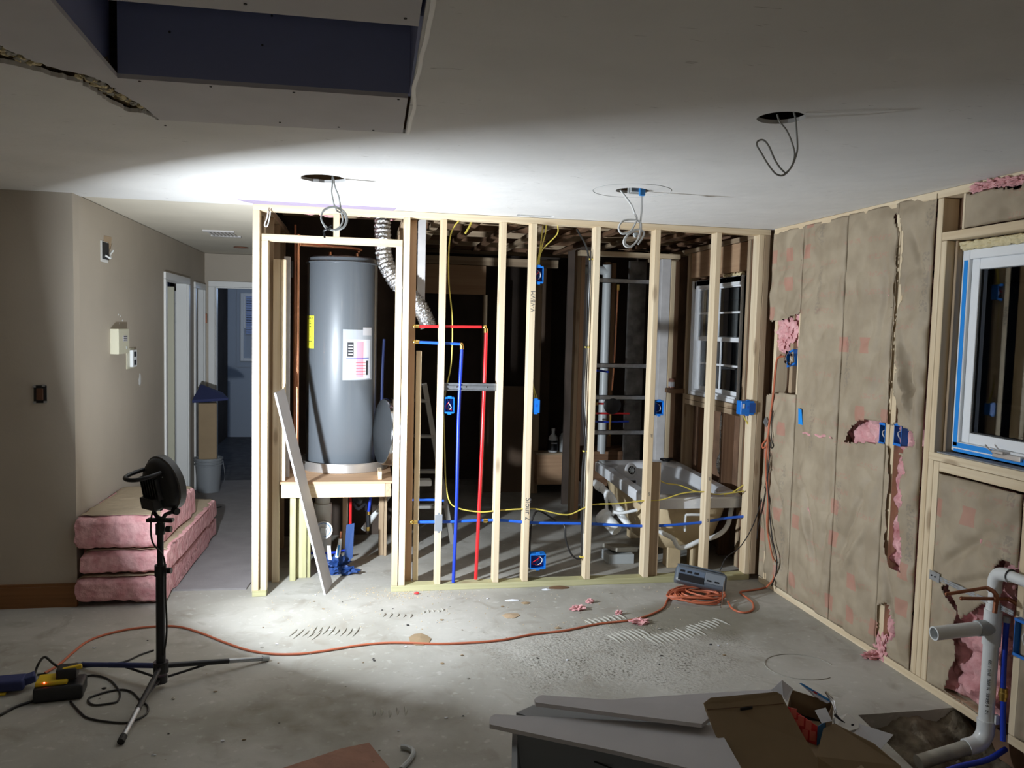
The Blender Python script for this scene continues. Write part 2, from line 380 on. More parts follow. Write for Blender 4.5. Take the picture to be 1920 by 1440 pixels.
def text(name, s, size, material, loc, right, up, parent, ext=.0004, sx=1):
    cu = bpy.data.curves.new(name, 'FONT'); cu.body = s; cu.size = size; cu.extrude = ext; cu.align_x = 'CENTER'; cu.align_y = 'CENTER'
    tmp = bpy.data.objects.new(name+'_src', cu); COL.objects.link(tmp)
    me = bpy.data.meshes.new_from_object(tmp.evaluated_get(bpy.context.evaluated_depsgraph_get())); bpy.data.objects.remove(tmp)
    r_, u_ = Vector(right).normalized(), Vector(up).normalized(); n_ = r_.cross(u_)
    for v in me.vertices: v.co = r_*v.co.x*sx+u_*v.co.y+n_*v.co.z
    me.materials.clear(); me.materials.append(material); o = bpy.data.objects.new(name, me); COL.objects.link(o)
    o.parent = parent; o.location = Vector(loc)-WLOC[parent.name]; WLOC[o.name] = Vector(loc); return o
def inpoly(p, poly):
    x, y = p; c = False; n = len(poly)
    for i in range(n):
        x1, y1 = poly[i]; x2, y2 = poly[(i+1) % n]
        if (y1 > y) != (y2 > y) and x < (x2-x1)*(y-y1)/(y2-y1)+x1: c = not c
    return c
def lumber(name, x0, x1, y0, y1, z0, z1, m, label, cat='stud', group=None):
    return tag(build(name, MB().box(x0, x1, y0, y1, z0, z1, .002), m), label, cat, group)
def circle(cx, cy, r, n=28, jag=0, sx=1):
    return [(cx+r*sx*math.cos(k*2*PI/n)*(1+jag*(random.random()-.5)), cy+r*math.sin(k*2*PI/n)*(1+jag*(random.random()-.5))) for k in range(n)]

# ================================================================== SETTING
floor_outer = [(-3.3, -3), (3.05, -3), (3.05, 9.2), (3.05, 12.8), (-3.3, 12.8)]
trench = [(2.24, 3.20), (2.60, 3.20), (2.95, 3.22), (2.95, .6), (2.02, .6), (2.1, 2.0)]
struct('floor', MB().holed(floor_outer, [trench], -.22, 0), CONC, origin=(0, 0, 0))
def dirtf(u, v):
    x, y = 1.95+u*1.05, .55+v*2.72
    return Vector((x, y, -.16+.07*noise.fractal(Vector((x*5, y*5, 0)), 1, 2, 5)+.11*max(0, min(1, (y-3.04)/.15))**.7))
tag(build('trench_soil', MB().grid(dirtf, 50, 110), DIRT, smooth=True), 'dark dug soil in the open floor trench by the window wall', 'soil', kind='stuff')

# the ceiling, with the skylight patch hole and four lamp holes cut in it
patch_hole = [(-.745, 3.157), (.146, 3.10), (.120, 1.1), (-1.45, 1.1), (-1.3, 1.95)]+[tuple(at(px, py, 'z', 2.44)[:2]) for px, py in ((-60, 98), (-20, 116), (20, 121), (60, 131), (110, 146), (148, 154), (176, 171), (204, 192), (240, 209), (272, 212), (290, 222))]
def jag(pts, n, a, seed):
    out = []
    for k, (p, q) in enumerate(zip(pts, pts[1:])):
        for i in range(n):
            t = i/n; o = a*noise.noise(Vector((p[0]*9+t*7+k, p[1]*5+seed, 0)))*2
            dx, dy = q[0]-p[0], q[1]-p[1]; l = math.hypot(dx, dy)
            out.append((p[0]+dx*t-dy/l*o, p[1]+dy*t+dx/l*o))
    out.append(pts[-1]); return out
patch_hole = patch_hole[:5]+jag(patch_hole[5:], 7, .007, 4)
h1 = circle(-.205, 4.165, .112, 24, .12); h2 = circle(1.345, 4.0, .083, 24, .04); h3 = circle(1.36, 2.525, .078, 24, .04)
h4 = [(.95, 5.045), (1.19, 5.035), (1.19, 5.10), (1.07, 5.115), (.95, 5.10)]
hallY = 5.235
ceil_outer = [(-3.3, -3), (3.05, -3), (3.05, hallY), (-.66, hallY), (-3.3, hallY)]
struct('ceiling', MB().holed(ceil_outer, [patch_hole, h1, h2, h3, h4], H, H+.014), CEIL, origin=(0, 0, H))
struct('ceiling', MB().box(-1.8, -.6, hallY, 12.8, H+.004, H+.03), HCEIL, origin=(0, 0, H))
skyl = [(-.735, 2.645), (.135, 2.622), (.122, 2.002), (-.71, 2.019)]
patch = [(-.733, 3.146), (.136, 3.090), (.110, 1.1), (-1.40, 1.1), (-1.25, 1.9)]+[tuple(at(px, py, 'z', 2.44)[:2]) for px, py in ((-60, 58), (-20, 74), (20, 94), (60, 113), (110, 129), (165, 140), (200, 155), (232, 178), (270, 200), (292, 218))]
patch = patch[:5]+jag(patch[5:], 7, .006, 9)
pp = struct('ceiling', MB().holed(patch, [skyl], H-.002, H+.012), GYP, origin=(0, 0, H))
patch_dummy = 0
# ragged paper edges round the patch
e1 = jag([(.150, 3.10), (.130, 1.5)], 40, .006, 2); e2 = [(x+.012, y) for x, y in e1]
tag(build('torn_drywall_edge', MB().prism([Vector((x, y, H-.003)) for x, y in e1+e2[::-1]], (0, 0, .003)), WHITE), 'ragged white torn edge along the right side of the skylight patch', 'drywall edge')
fil = MB().grid(lambda u, v: Vector((-1.25+u*.505, 1.9+v*1.4, H+.018+.05*abs(noise.fractal(Vector((u*14, v*20, 3)), 1, 2, 4)))), 60, 120)
struct('ceiling', fil, mat('rough_lath', (.17, .12, .06), .9, bump=1, bscale=40, var=.4, vscale=14), smooth=True)
for k in range(40):   # crumbs of plaster hanging in the crack
    t = k/39.01; pts = [tuple(at(px, py, 'z', 2.44)[:2]) for px, py in ((0, 95), (60, 122), (130, 140), (180, 158), (215, 180), (275, 206))]
    i = min(4, int(t*5)); f = t*5-i; x = pts[i][0]*(1-f)+pts[i+1][0]*f; y = pts[i][1]*(1-f)+pts[i+1][1]*f
    if not .22 < t < .5:
        tag(build('plaster_crumb', MB().blob((x+random.uniform(-.012, .012), y+random.uniform(-.02, .02), H+.008), (random.uniform(.008, .018), random.uniform(.01, .02), .008), .5, 2, k), FOAMY if k % 3 else MORT), 'small crumb of broken plaster in the ceiling crack', 'plaster crumb', 'plaster crumbs in the ceiling crack')
# skylight well above the opening
wz0, wz1 = H+.012, 3.55
(ax, ay), (bx, by), (cx_, cy_), (dx_, dy_) = skyl
def wallp(p, q, z0, z1, out):
    return MB().prism([Vector((*p, z0)), Vector((*q, z0)), Vector((*q, z1)), Vector((*p, z1))], out)
struct('wall_skylight_far', wallp((ax, ay), (bx, by), wz0, wz1, (0, .03, 0)), BLUEWELL)
struct('wall_skylight_right', wallp((bx, by+.03), (cx_, cy_-.03), wz0, wz1, (.03, 0, 0)), BLUEWELL)
struct('wall_skylight_left', wallp((ax-.03, ay+.03), (dx_-.0, dy_-.03), wz0, wz1, (-.03, 0, 0)), BLUEWELL)
struct('wall_skylight_near', wallp((dx_, dy_), (cx_, cy_), wz0, wz1, (0, -.03, 0)), BLUEWELL)
struct('window_4', MB().box(-.78, .18, 1.96, 2.69, wz1, wz1+.008), GLASS)
for px, py in [(510, 30), (318, 60), (492, 85), (723, 78), (766, 80)]:
    q = at(px, py, 'y', 2.634); tag(build('screw_head', MB().cyl(q, q+Vector((0, -.003, 0)), .0035, 10), INK), 'dark screw head in the blue skylight well wall', 'screw', 'screw heads in the skylight well')
for px, py in [(262, 152), (395, 162), (551, 173), (747, 186), (460, 7), (760, 34), (635, 238), (525, 229), (700, 244), (310, 235)]:
    q = at(px, py, 'z', H-.002); tag(build('screw_head', MB().cyl(q, q+Vector((0, 0, -.002)), .004, 10), INK), 'dark screw head in the bare drywall patch round the skylight', 'screw', 'screw heads in the ceiling patch')
struct('ceiling', MB().holed([(-3.3, -3), (3.05, -3), (3.05, 12.8), (-3.3, 12.8)], [[(-.78, 1.95), (.18, 1.95), (.18, 2.7), (-.78, 2.7)]], 2.78, 2.8), OLD['x'], origin=(0, 0, 2.78))   # deck over the joists
tag(build('drywall_strip', MB().prism([Vector((-.74, 5.025, H-.004)), Vector((.19, 5.035, H-.004)), Vector((.175, 5.142, H-.004)), Vector((-.665, 5.142, H-.004))], (0, 0, .004)), MAUVE), 'bare mauve drywall strip on the ceiling above the closet frame', 'drywall strip')
rg = MB(); rg.tube([Vector((1.345+.20*math.cos(a*PI/20), 4.0+.20*math.sin(a*PI/20), H-.0008)) for a in range(40)], .0015, 4, 1, True)
tag(build('pencil_circle', rg, CABLEG), 'faint circle drawn on the ceiling round the middle lamp hole', 'drawn circle')

# walls
struct('wall_left', MB().box(-3.3, -1.665, 5.1, 5.2, 0, H), BEIGE)
def hallwall():      # with two door openings
    x0, x1 = -1.765, -1.665
    m = MB()
    for y0, y1, z0, z1 in [(5.2, 7.305, 0, H), (7.305, 8.195, 2.085, H), (8.195, 8.535, 0, H), (8.535, 9.005, 2.065, H), (9.005, 9.14, 0, H)]: m.box(x0, x1, y0, y1, z0, z1)
    return m
struct('wall_hall_left', hallwall(), BEIGE)
m = MB(); m.box(-1.765, -1.56, 9.05, 9.14, 0, H); m.box(-1.56, -.7, 9.05, 9.14, 2.09, H); m.box(-.7, -.5, 9.05, 9.14, 0, H)
struct('wall_hall_end', m, BEIGE)
struct('wall_hall_right', MB().box(-.682, -.669, 5.235, 9.05, 0, H), BEIGE)
struct('wall_back', MB().box(-3.3, 3.05, -3.1, -3, 0, H), BEIGE)
struct('wall_west', MB().box(-3.4, -3.3, -3, 5.2, 0, H), BEIGE)
struct('wall_bedroom_far', MB().box(-3.3, .5, 12.45, 12.55, 0, H), BEDWALL)
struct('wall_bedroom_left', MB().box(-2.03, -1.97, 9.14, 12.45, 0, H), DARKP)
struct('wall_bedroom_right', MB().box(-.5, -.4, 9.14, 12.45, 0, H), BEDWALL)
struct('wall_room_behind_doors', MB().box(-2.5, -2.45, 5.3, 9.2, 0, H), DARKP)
tag(struct('baseboard_left', MB().box(-3.3, -1.66, 5.078, 5.1, 0, .125).box(-3.3, -1.66, 5.086, 5.1, .125, .14), BASEW), 'brown stained baseboard under the left wall', 'baseboard')
# carpet in the hall
tag(build('hall_carpet', MB().prism([Vector((-1.66, 5.33, 0)), Vector((-.72, 5.29, 0)), Vector((-.69, 5.6, 0)), Vector((-.69, 9.0, 0)), Vector((-1.66, 9.0, 0))], (0, 0, .012)), CARPET), 'grey carpet running down the hallway from its cut front edge', 'carpet')
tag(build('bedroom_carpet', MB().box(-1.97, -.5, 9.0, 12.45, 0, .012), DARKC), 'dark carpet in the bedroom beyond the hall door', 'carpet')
# hall doors and casings
def casing(name, y0, y1, zt, w=.06):
    m = MB(); x0, x1 = -1.668, -1.648
    m.box(x0, x1, y0-w, y0-.001, 0, zt-.001, .003); m.box(x0, x1, y1+.001, y1+w, 0, zt-.001, .003); m.box(x0, x1, y0-w, y1+w, zt, zt+w, .003)
    m.box(-1.765, -1.669, y0-.015, y0, 0, zt); m.box(-1.765, -1.669, y1, y1+.015, 0, zt); m.box(-1.765, -1.669, y0, y1, zt, zt+.015)
    return struct(name, m, WHITE)
c1 = casing('trim_1', 7.32, 8.18, 2.07); c2 = casing('trim_2', 8.55, 8.99, 2.05)
def panel_door(name, hinge, ang, w, h, colr, label):
    d = thing(name, hinge, label, 'door'); d['kind'] = 'structure'; d.name = name; WLOC[d.name] = Vector(hinge)
    q = Matrix.Rotation(ang, 3, 'Z'); o = Vector(hinge)
    def bx(mm, u0, u1, v0, v1, z0, z1): mm.obox(o+q@Vector(((u0+u1)/2, (v0+v1)/2, (z0+z1)/2)), (u1-u0, v1-v0, z1-z0), q, .003)
    s = MB(); bx(s, 0, w, -.017, .017, .012, h); build('door_slab', s, colr, d)
    for u0 in (.1, w/2+.04):
        for z0, z1 in ((.2, .85), (.95, 1.6), (1.7, 1.9)):
            p = MB()
            for sg in (-1, 1):
                bx(p, u0, u0+w/2-.14, sg*.021-.004, sg*.021+.004, z0, z1)
            build('door_panel', p, colr, d)
    kb = MB()
    for sg in (-1, 1):
        kb.cyl(o+q@Vector((w-.06, sg*.017, 1.0)), o+q@Vector((w-.06, sg*.045, 1.0)), .012, 12); kb.blob(o+q@Vector((w-.06, sg*.06, 1.0)), (.028, .028, .028), 0, 2)
    build('door_knob', kb, BRASS, d, smooth=True)
    return d
panel_door('door_1', (-1.775, 8.14, 0), R(179), .8, 2.04, CREAM, 'cream six-panel door standing ajar in the nearer hall doorway')
panel_door('door_2', (-1.775, 8.95, 0), R(181), .42, 2.03, WHITE, 'narrow white door standing in the second hall doorway')
m = MB(); y = 9.05
m.box(-1.625, -1.56, y-.02, y-.0005, 0, 2.089, .003); m.box(-.70, -.685, y-.02, y-.0005, 0, 2.089); m.box(-1.625, -.685, y-.02, y-.0005, 2.09, 2.15, .003)
m.box(-1.559, -1.546, y, y+.09, 0, 2.077); m.box(-1.559, -.7, y, y+.09, 2.078, 2.089)
struct('trim_3', m, WHITE)
hg = MB(); hg.box(-1.648, -1.635, 9.0, 9.02, 1.70, 1.80); build('door_hinge', hg, OLDCOPPER, c2)
# bedroom window far beyond
def sash_window(pref, origin, wv, w, h, thick_dir, cols, rows, label, tagname='window_3', lit=None):
    o = Vector(origin); wv = Vector(wv).normalized(); n = Vector(thick_dir).normalized(); up = Vector((0, 0, 1))
    q = Matrix((wv, n, up)).transposed()
    d = bpy.data.objects.new(tagname, None); COL.objects.link(d); d.location = o; WLOC[d.name] = o; d['kind'] = 'structure'; d['label'] = label; d['category'] = 'window'
    def bx(mm, u0, u1, v0, v1, z0, z1, bv=.002): mm.obox(o+wv*((u0+u1)/2)+n*((v0+v1)/2)+up*((z0+z1)/2), (u1-u0, v1-v0, z1-z0), q, bv)
    f = MB(); t = .045
    bx(f, 0, t, -.04, .04, 0, h); bx(f, w-t, w, -.04, .04, 0, h); bx(f, t, w-t, -.04, .04, 0, t); bx(f, t, w-t, -.04, .04, h-t, h)
    build('window_frame', f, VINYL, d)
    for k, (z0, z1, off) in enumerate(((t, h/2+.02, -.015), (h/2-.02, h-t, .012))):
        s = MB(); e = .035; bx(s, t, t+e, off-.012, off+.012, z0, z1); bx(s, w-t-e, w-t, off-.012, off+.012, z0, z1); bx(s, t+e, w-t-e, off-.012, off+.012, z0, z0+e); bx(s, t+e, w-t-e, off-.012, off+.012, z1-e, z1)
        sa = build('sash', s, VINYL, d)
        mt = MB()
        for c_ in range(1, cols):
            u = t+e+(w-2*t-2*e)*c_/cols; bx(mt, u-.008, u+.008, off-.006, off+.006, z0+e, z1-e, 0)
        for r_ in range(1, rows):
            z = z0+e+(z1-z0-2*e)*r_/rows; bx(mt, t+e, w-t-e, off-.0065, off+.0065, z-.008, z+.008, 0)
        if cols > 1 or rows > 1: build('muntin', mt, VINYL, sa)
        g = MB(); bx(g, t+e, w-t-e, off-.002, off+.002, z0+e, z1-e, 0); build('glass', g, GLASS, sa)
    return d
sash_window('bed', (-1.78, 12.43, 1.15), (1, 0, 0), .85, 1.0, (0, -1, 0), 2, 2, 'white bedroom window with blinds seen through the far doorway')
bl = MB()
for k in range(16): bl.box(-1.70, -1.02, 12.36, 12.38, 1.55+k*.035, 1.575+k*.035)
tag(build('window_blind', bl, mat('blue_lit_blind', (.35, .45, .75), .6)), 'blue-lit slatted blind over the far bedroom window', 'blind')
m = MB(); m.box(-1.84, -.86, 12.43, 12.45, 1.06, 2.22); struct('trim_4', m, BEDWALL)

# exterior wall on the right: brown sheathing behind the studs, with window openings
wy0, wy1, wz_0, wz_1 = 1.75, 3.445, 1.17, 2.20      # big window opening
by0, by1, bz0, bz1 = 5.56, 6.48, 1.20, 2.16          # bathroom window opening
m = MB(); x0, x1 = 2.826, 2.84
for a, b_, z0, z1 in [(-3, wy0, -.15, 2.75), (wy0, wy1, -.15, wz_0), (wy0, wy1, wz_1, 2.75), (wy1, by0, -.15, 2.75), (by0, by1, -.15, bz0), (by0, by1, bz1, 2.75), (by1, 9.2, -.15, 2.75)]: m.box(x0, x1, a, b_, z0, z1)
struct('wall_right', m, SHEATH)
# back of the bathroom and the dark rooms beyond
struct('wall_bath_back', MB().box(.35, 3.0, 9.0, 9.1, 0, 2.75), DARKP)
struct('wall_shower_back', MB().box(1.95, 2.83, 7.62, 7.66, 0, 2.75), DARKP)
struct('wall_closet_back', MB().box(-.66, .36, 6.62, 6.64, 0, 2.75), DARKP)  # dark colour put in to supply the darkness behind the tank
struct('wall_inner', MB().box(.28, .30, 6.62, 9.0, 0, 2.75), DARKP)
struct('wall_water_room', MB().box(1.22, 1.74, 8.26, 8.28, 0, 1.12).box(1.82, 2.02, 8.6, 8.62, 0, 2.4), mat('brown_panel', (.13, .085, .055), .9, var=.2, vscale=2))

# ================================================================== FRONT STUD WALL
Y0, Y1 = D, WY
G = 'studs of the open partition wall'
lumber('top_plate', -.667, 2.736, Y0, Y1, 2.402, 2.4385, PINE['x'], 'long pine top plate running under the ceiling above all the partition studs', 'plate')
def fstud(x0, x1, label, z0=.04, z1=2.402, m=None, y0=Y0, y1=Y1, name='wall_stud'):
    return lumber(name, x0, x1, y0, y1, z0, z1, m or PINE['z'], label, 'stud')
lumber('end_block', -.667, -.581, Y0, Y1, 0, .038, GREENW['x'], 'short greenish treated block under the doubled stud at the left end of the frame', 'plate')
fstud(-.667, -.629, 'outermost left end stud of the partition, brightest lit, beside the hallway', .038)
fstud(-.617, -.579, 'trimmer stud left of the water heater, holding up the door header', .038, 2.221)
lumber('door_header', -.617, .237, Y0, Y1, 2.221, 2.260, PINE['x'], 'flat pine header spanning the opening above the water heater', 'header')
fstud(-.19, -.152, 'short cripple stud between the door header and the top plate', 2.26)
fstud(.199, .237, 'trimmer stud right of the water heater under the header', .04, 2.221)
fstud(.243, .283, 'full-height king stud right of the water heater opening')
s2 = fstud(.477, .515, 'stud with a steel nail plate near its foot, left of the blue and red pipes')
s3 = fstud(.862, .900, 'stud just right of the red vertical pipe, end of the steel rail')
s4 = fstud(1.060, 1.100, 'stud with black handwriting on its face, a blue box on each level')
s5 = fstud(1.490, 1.528, 'stud with a black cable bundle strapped along its left side')
s6 = fstud(1.905, 1.943, 'tall stud in front of the bathtub with a blue box on its right side')
fstud(1.946, 2.018, 'short tan sistered board reaching from the sill plate to bathtub height', .04, .83, DULL['z'], Y0+.03, Y1-.02, 'sister_board')
s7 = fstud(2.340, 2.377, 'stud standing behind the grey radio, in front of the bathroom window')
fstud(2.652, 2.690, 'narrow stud with a two-sided blue box, second from the paper-faced wall')
fstud(2.692, 2.733, 'last partition stud tight against the paper-faced window wall', .04, 2.402, DULL['z'])
lumber('sill_plate', .197, 2.69, Y0, Y1, 0.0, .039, GREENW['x'], 'long greenish treated sill plate on the concrete under the partition studs', 'plate')
# header text and handwriting
def hand(s, x, z, size, up_, parent, y=Y0-.0006):
    text('handwriting', s, size, DINK, (x, y, z), (0, 0, up_), (-up_, 0, 0), parent, .0003, 1.0)
hand('Slour 2', 1.086, .53, .052, -1, s4); hand('V-VBVM', 1.084, 1.90, .040, 1, s4)
st = [(s6, 1.925, .62), (s6, 1.928, 1.02), (s7, 2.36, .43), (s7, 2.36, .72)]
for p, x, z in st: hand('SPF', x, z, .018, -1, p)
# nail plate, steel rail
np_ = MB().box(.470, .520, Y0-.003, Y0-.0005, .395, .505, .001)
for z in (.39, .51): np_.box(.489, .501, Y0-.0035, Y0-.0005, z-.006, z+.006)
tag(build('nail_plate', np_, mat('zinc_plate', (.34, .36, .39), .5, .5)), 'grey steel nail plate where the blue pipe crosses the stud', 'nail plate')
rl = MB(); zr = 1.335
rl.box(.517, .862, Y0+.03, Y0+.033, zr-.024, zr+.024); rl.box(.517, .862, Y0+.022, Y0+.033, zr-.006, zr+.006); rl.box(.517, .862, Y0+.022, Y0+.03, zr+.020, zr+.024); rl.box(.517, .862, Y0+.022, Y0+.03, zr-.024, zr-.020)
rail = thing('steel_rail', (.69, Y0+.03, zr), 'ribbed steel mounting rail between two studs across the red and blue pipes', 'rail')
build('channel', rl, GALV, rail)
for x in (.60, .66, .80): build('rivet', MB().cyl((x, Y0+.02, zr), (x, Y0+.03, zr), .005, 8), CHROME, rail)

# ---------------- closet round the water heater
for y, lab in ((5.46, 'first'), (5.86, 'second'), (6.26, 'third')):
    lumber('closet_stud', -.667, -.58, y, y+.038, 0, 2.40, DULL['z'], f'{lab} stud back from the front along the left side of the water heater closet', 'stud')
for k, y in enumerate((5.24, 5.74, 6.1, 6.5)):
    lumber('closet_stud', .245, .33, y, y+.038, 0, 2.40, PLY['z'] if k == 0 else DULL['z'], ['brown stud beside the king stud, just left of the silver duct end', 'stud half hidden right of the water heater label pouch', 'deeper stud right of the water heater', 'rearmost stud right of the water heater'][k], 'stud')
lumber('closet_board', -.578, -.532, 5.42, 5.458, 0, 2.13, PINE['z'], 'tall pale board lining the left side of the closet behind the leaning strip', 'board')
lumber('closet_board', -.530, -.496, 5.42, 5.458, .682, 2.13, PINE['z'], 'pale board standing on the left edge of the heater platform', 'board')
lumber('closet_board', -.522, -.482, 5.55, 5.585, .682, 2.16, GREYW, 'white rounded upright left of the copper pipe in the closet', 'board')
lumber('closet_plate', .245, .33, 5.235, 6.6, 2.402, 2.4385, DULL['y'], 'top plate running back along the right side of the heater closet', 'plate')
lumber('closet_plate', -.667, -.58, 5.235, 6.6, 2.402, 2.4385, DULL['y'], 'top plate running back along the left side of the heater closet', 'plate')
# board pair in the gap right of the king stud
lumber('painted_board', .366, .42, 5.655, 5.69, 1.87, 2.52, GREYW, 'grey painted hanging board ending at the silver duct', 'board')
lumber('gap_board', .340, .375, 5.24, 5.275, .04, 1.56, PINE['z'], 'pale knotty board with a cut top just below the blue pipe end', 'board')
# ---------------- bathroom framing
def bs(x0, x1, y0, y1, z0, z1, m, label, name='inner_stud', cat='stud'): return lumber(name, x0, x1, y0, y1, z0, z1, m, label, cat)
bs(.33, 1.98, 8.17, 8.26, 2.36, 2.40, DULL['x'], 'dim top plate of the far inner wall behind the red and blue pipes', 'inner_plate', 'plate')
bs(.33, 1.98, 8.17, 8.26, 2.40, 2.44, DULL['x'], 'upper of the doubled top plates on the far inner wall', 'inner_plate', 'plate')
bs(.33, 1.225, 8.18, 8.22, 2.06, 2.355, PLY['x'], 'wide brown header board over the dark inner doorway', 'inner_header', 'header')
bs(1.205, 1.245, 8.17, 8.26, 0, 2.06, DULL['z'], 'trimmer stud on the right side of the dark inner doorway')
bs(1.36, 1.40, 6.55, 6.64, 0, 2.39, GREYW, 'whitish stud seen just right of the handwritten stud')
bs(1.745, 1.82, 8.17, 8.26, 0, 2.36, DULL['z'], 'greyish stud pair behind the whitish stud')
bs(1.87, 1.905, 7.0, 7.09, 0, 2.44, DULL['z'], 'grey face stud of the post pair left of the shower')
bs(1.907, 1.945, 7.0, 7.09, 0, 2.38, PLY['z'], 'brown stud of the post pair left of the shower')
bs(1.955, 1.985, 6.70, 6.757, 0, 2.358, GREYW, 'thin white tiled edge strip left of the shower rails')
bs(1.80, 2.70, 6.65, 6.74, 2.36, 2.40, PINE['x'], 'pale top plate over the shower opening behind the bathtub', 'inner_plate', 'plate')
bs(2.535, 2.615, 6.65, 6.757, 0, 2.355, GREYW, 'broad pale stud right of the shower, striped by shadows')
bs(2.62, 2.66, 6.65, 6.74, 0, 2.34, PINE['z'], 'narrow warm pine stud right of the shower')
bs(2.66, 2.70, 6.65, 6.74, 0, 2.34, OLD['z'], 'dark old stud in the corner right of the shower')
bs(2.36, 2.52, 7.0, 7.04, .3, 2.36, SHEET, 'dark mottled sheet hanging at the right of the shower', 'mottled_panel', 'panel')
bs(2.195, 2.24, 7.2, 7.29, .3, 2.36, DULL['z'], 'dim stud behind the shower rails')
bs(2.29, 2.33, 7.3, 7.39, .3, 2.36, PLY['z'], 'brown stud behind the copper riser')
for k, z in enumerate((2.16, 1.42, 1.14, .83)):
    m = MB(); m.box(1.95, 2.54, 6.758, 6.765, z-.02, z+.02); m.box(1.95, 2.54, 6.758, 6.773, z+.016, z+.02); m.box(1.95, 2.54, 6.758, 6.773, z-.02, z-.016)
    tag(build('shower_rail', m, GALV), f'{["highest", "second", "third", "lowest"][k]} steel rail across the shower opening counting down', 'rail')
cp = thing('copper_riser', (2.17, 6.80, 1.45), 'upright copper pipe above the black shower valve', 'pipe')
build('pipe', MB().tube([(2.19, 6.80, 2.13), (2.18, 6.80, 1.5), (2.165, 6.80, 1.2)], .009, 10), COPPER, cp)
build('coupling', MB().cyl((2.19, 6.80, 2.08), (2.19, 6.80, 2.13), .014, 12), BRASS, cp)
v = thing('shower_valve', (2.165, 6.78, 1.07), 'round black shower valve with brass stubs and red pipe loop', 'valve')
build('trim_disc', MB().lathe([(0, 0), (.075, 0), (.08, .02), (.05, .04), (0, .04)], (2.165, 6.79, 1.07), (0, -1, 0), 28), BLACK, v, smooth=True)
build('riser', MB().cyl((2.16, 6.80, .99), (2.16, 6.80, .80), .010, 10), BRASS, v)
build('red_pipe', MB().tube([(2.11, 6.79, 1.08), (2.02, 6.79, 1.08), (1.985, 6.79, 1.05), (2.0, 6.79, 1.0), (2.08, 6.79, .995), (2.33, 6.79, .995)], .009, 8), PEXR, v)
for p in ((2.03, 6.79, 1.08), (1.99, 6.79, 1.03), (2.01, 6.79, .998)): build('elbow', MB().blob(p, (.014, .014, .014), 0, 2), BRASS, v, smooth=True)
tag(build('water_pipe', MB().tube([(1.98, 6.83, .92), (2.15, 6.83, .915), (2.34, 6.83, .92)], .009, 8), PEXD), 'dim blue pipe running behind the shower below the valve', 'pipe')
wp = tag(build('water_pipe', MB().tube([(1.97, 6.84, 1.37), (2.05, 6.84, 1.37), (2.14, 6.84, 1.36)], .009, 8), PEXD), 'short blue pipe behind the second shower rail', 'pipe')
tag(build('vent_pipe', MB().tube([(1.93, 7.05, 2.27), (2.10, 7.05, 2.27), (2.15, 7.05, 2.25), (2.165, 7.05, 2.18), (2.165, 7.05, .6)], .040, 16), PVCG, smooth=True), 'grey plastic vent pipe bending down behind the shower rails', 'pipe')
bs(2.02, 2.50, 7.02, 7.4, .30, .62, OLD['x'], 'low brown platform at the back of the shower', 'low_platform', 'platform')
bs(1.78, 2.10, 8.02, 8.17, .12, .43, PLY['x'], 'plywood ledge box under the cleaning bottle', 'ledge_box', 'box')
bs(1.76, 2.12, 8.0, 8.2, .432, .452, DULL['x'], 'pale shelf top carrying the white cleaning bottle', 'ledge_shelf', 'shelf')
bt = thing('cleaning_bottle', (1.955, 8.08, .452), 'white cleaning bottle with a dark label on the inner ledge', 'bottle')
build('bottle_body', MB().lathe([(0, 0), (.045, 0), (.05, .01), (.05, .13), (.042, .165), (.018, .19), (.016, .22), (0, .22)], (1.955, 8.08, .452), seg=24), PVC, bt, smooth=True)
build('bottle_cap', MB().lathe([(0, .22), (.02, .22), (.02, .25), (0, .25)], (1.955, 8.08, .452), seg=16), PVC, bt)
build('bottle_label', MB().lathe([(.0508, .02), (.0508, .125)], (1.955, 8.08, .452), seg=24), BLACK, bt); 
build('label_text', MB().box(1.925, 1.985, 8.027, 8.029, .545, .556)
, PAPER, bt)
sp2 = thing('spray_bottle', (2.07, 8.12, .452), 'dark-topped spray bottle behind the white cleaning bottle', 'bottle')
build('bottle_body', MB().lathe([(0, 0), (.04, 0), (.04, .15), (.015, .2), (0, .2)], (2.07, 8.12, .452), seg=20), PVCG, sp2, smooth=True)
build('spray_trigger', MB().box(2.035, 2.085, 8.105, 8.135, .648, .69, .005).box(2.035, 2.043, 8.11, 8.13, .61, .655), BLACK, sp2)
# old wall studs on the window wall of the bathroom
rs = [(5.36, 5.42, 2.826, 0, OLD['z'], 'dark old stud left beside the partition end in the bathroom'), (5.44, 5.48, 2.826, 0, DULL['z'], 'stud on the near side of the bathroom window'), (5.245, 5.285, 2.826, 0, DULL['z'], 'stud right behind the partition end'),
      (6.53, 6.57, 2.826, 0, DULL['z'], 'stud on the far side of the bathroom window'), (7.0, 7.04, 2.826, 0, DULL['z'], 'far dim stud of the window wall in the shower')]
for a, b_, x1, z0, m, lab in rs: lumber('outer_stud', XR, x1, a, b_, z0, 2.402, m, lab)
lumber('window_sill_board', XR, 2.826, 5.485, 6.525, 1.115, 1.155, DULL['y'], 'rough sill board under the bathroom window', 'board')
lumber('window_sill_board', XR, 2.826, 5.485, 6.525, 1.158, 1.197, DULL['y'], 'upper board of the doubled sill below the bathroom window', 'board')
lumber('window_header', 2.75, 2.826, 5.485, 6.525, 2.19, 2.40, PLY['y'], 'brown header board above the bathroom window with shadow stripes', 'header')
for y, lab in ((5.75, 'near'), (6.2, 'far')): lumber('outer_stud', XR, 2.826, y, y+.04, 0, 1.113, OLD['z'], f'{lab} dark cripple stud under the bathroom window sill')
lumber('outer_plate', XR+.002, 2.826, 5.24, 9.0, 2.404, 2.44, DULL['y'], 'top plate over the open bathroom window wall', 'plate')
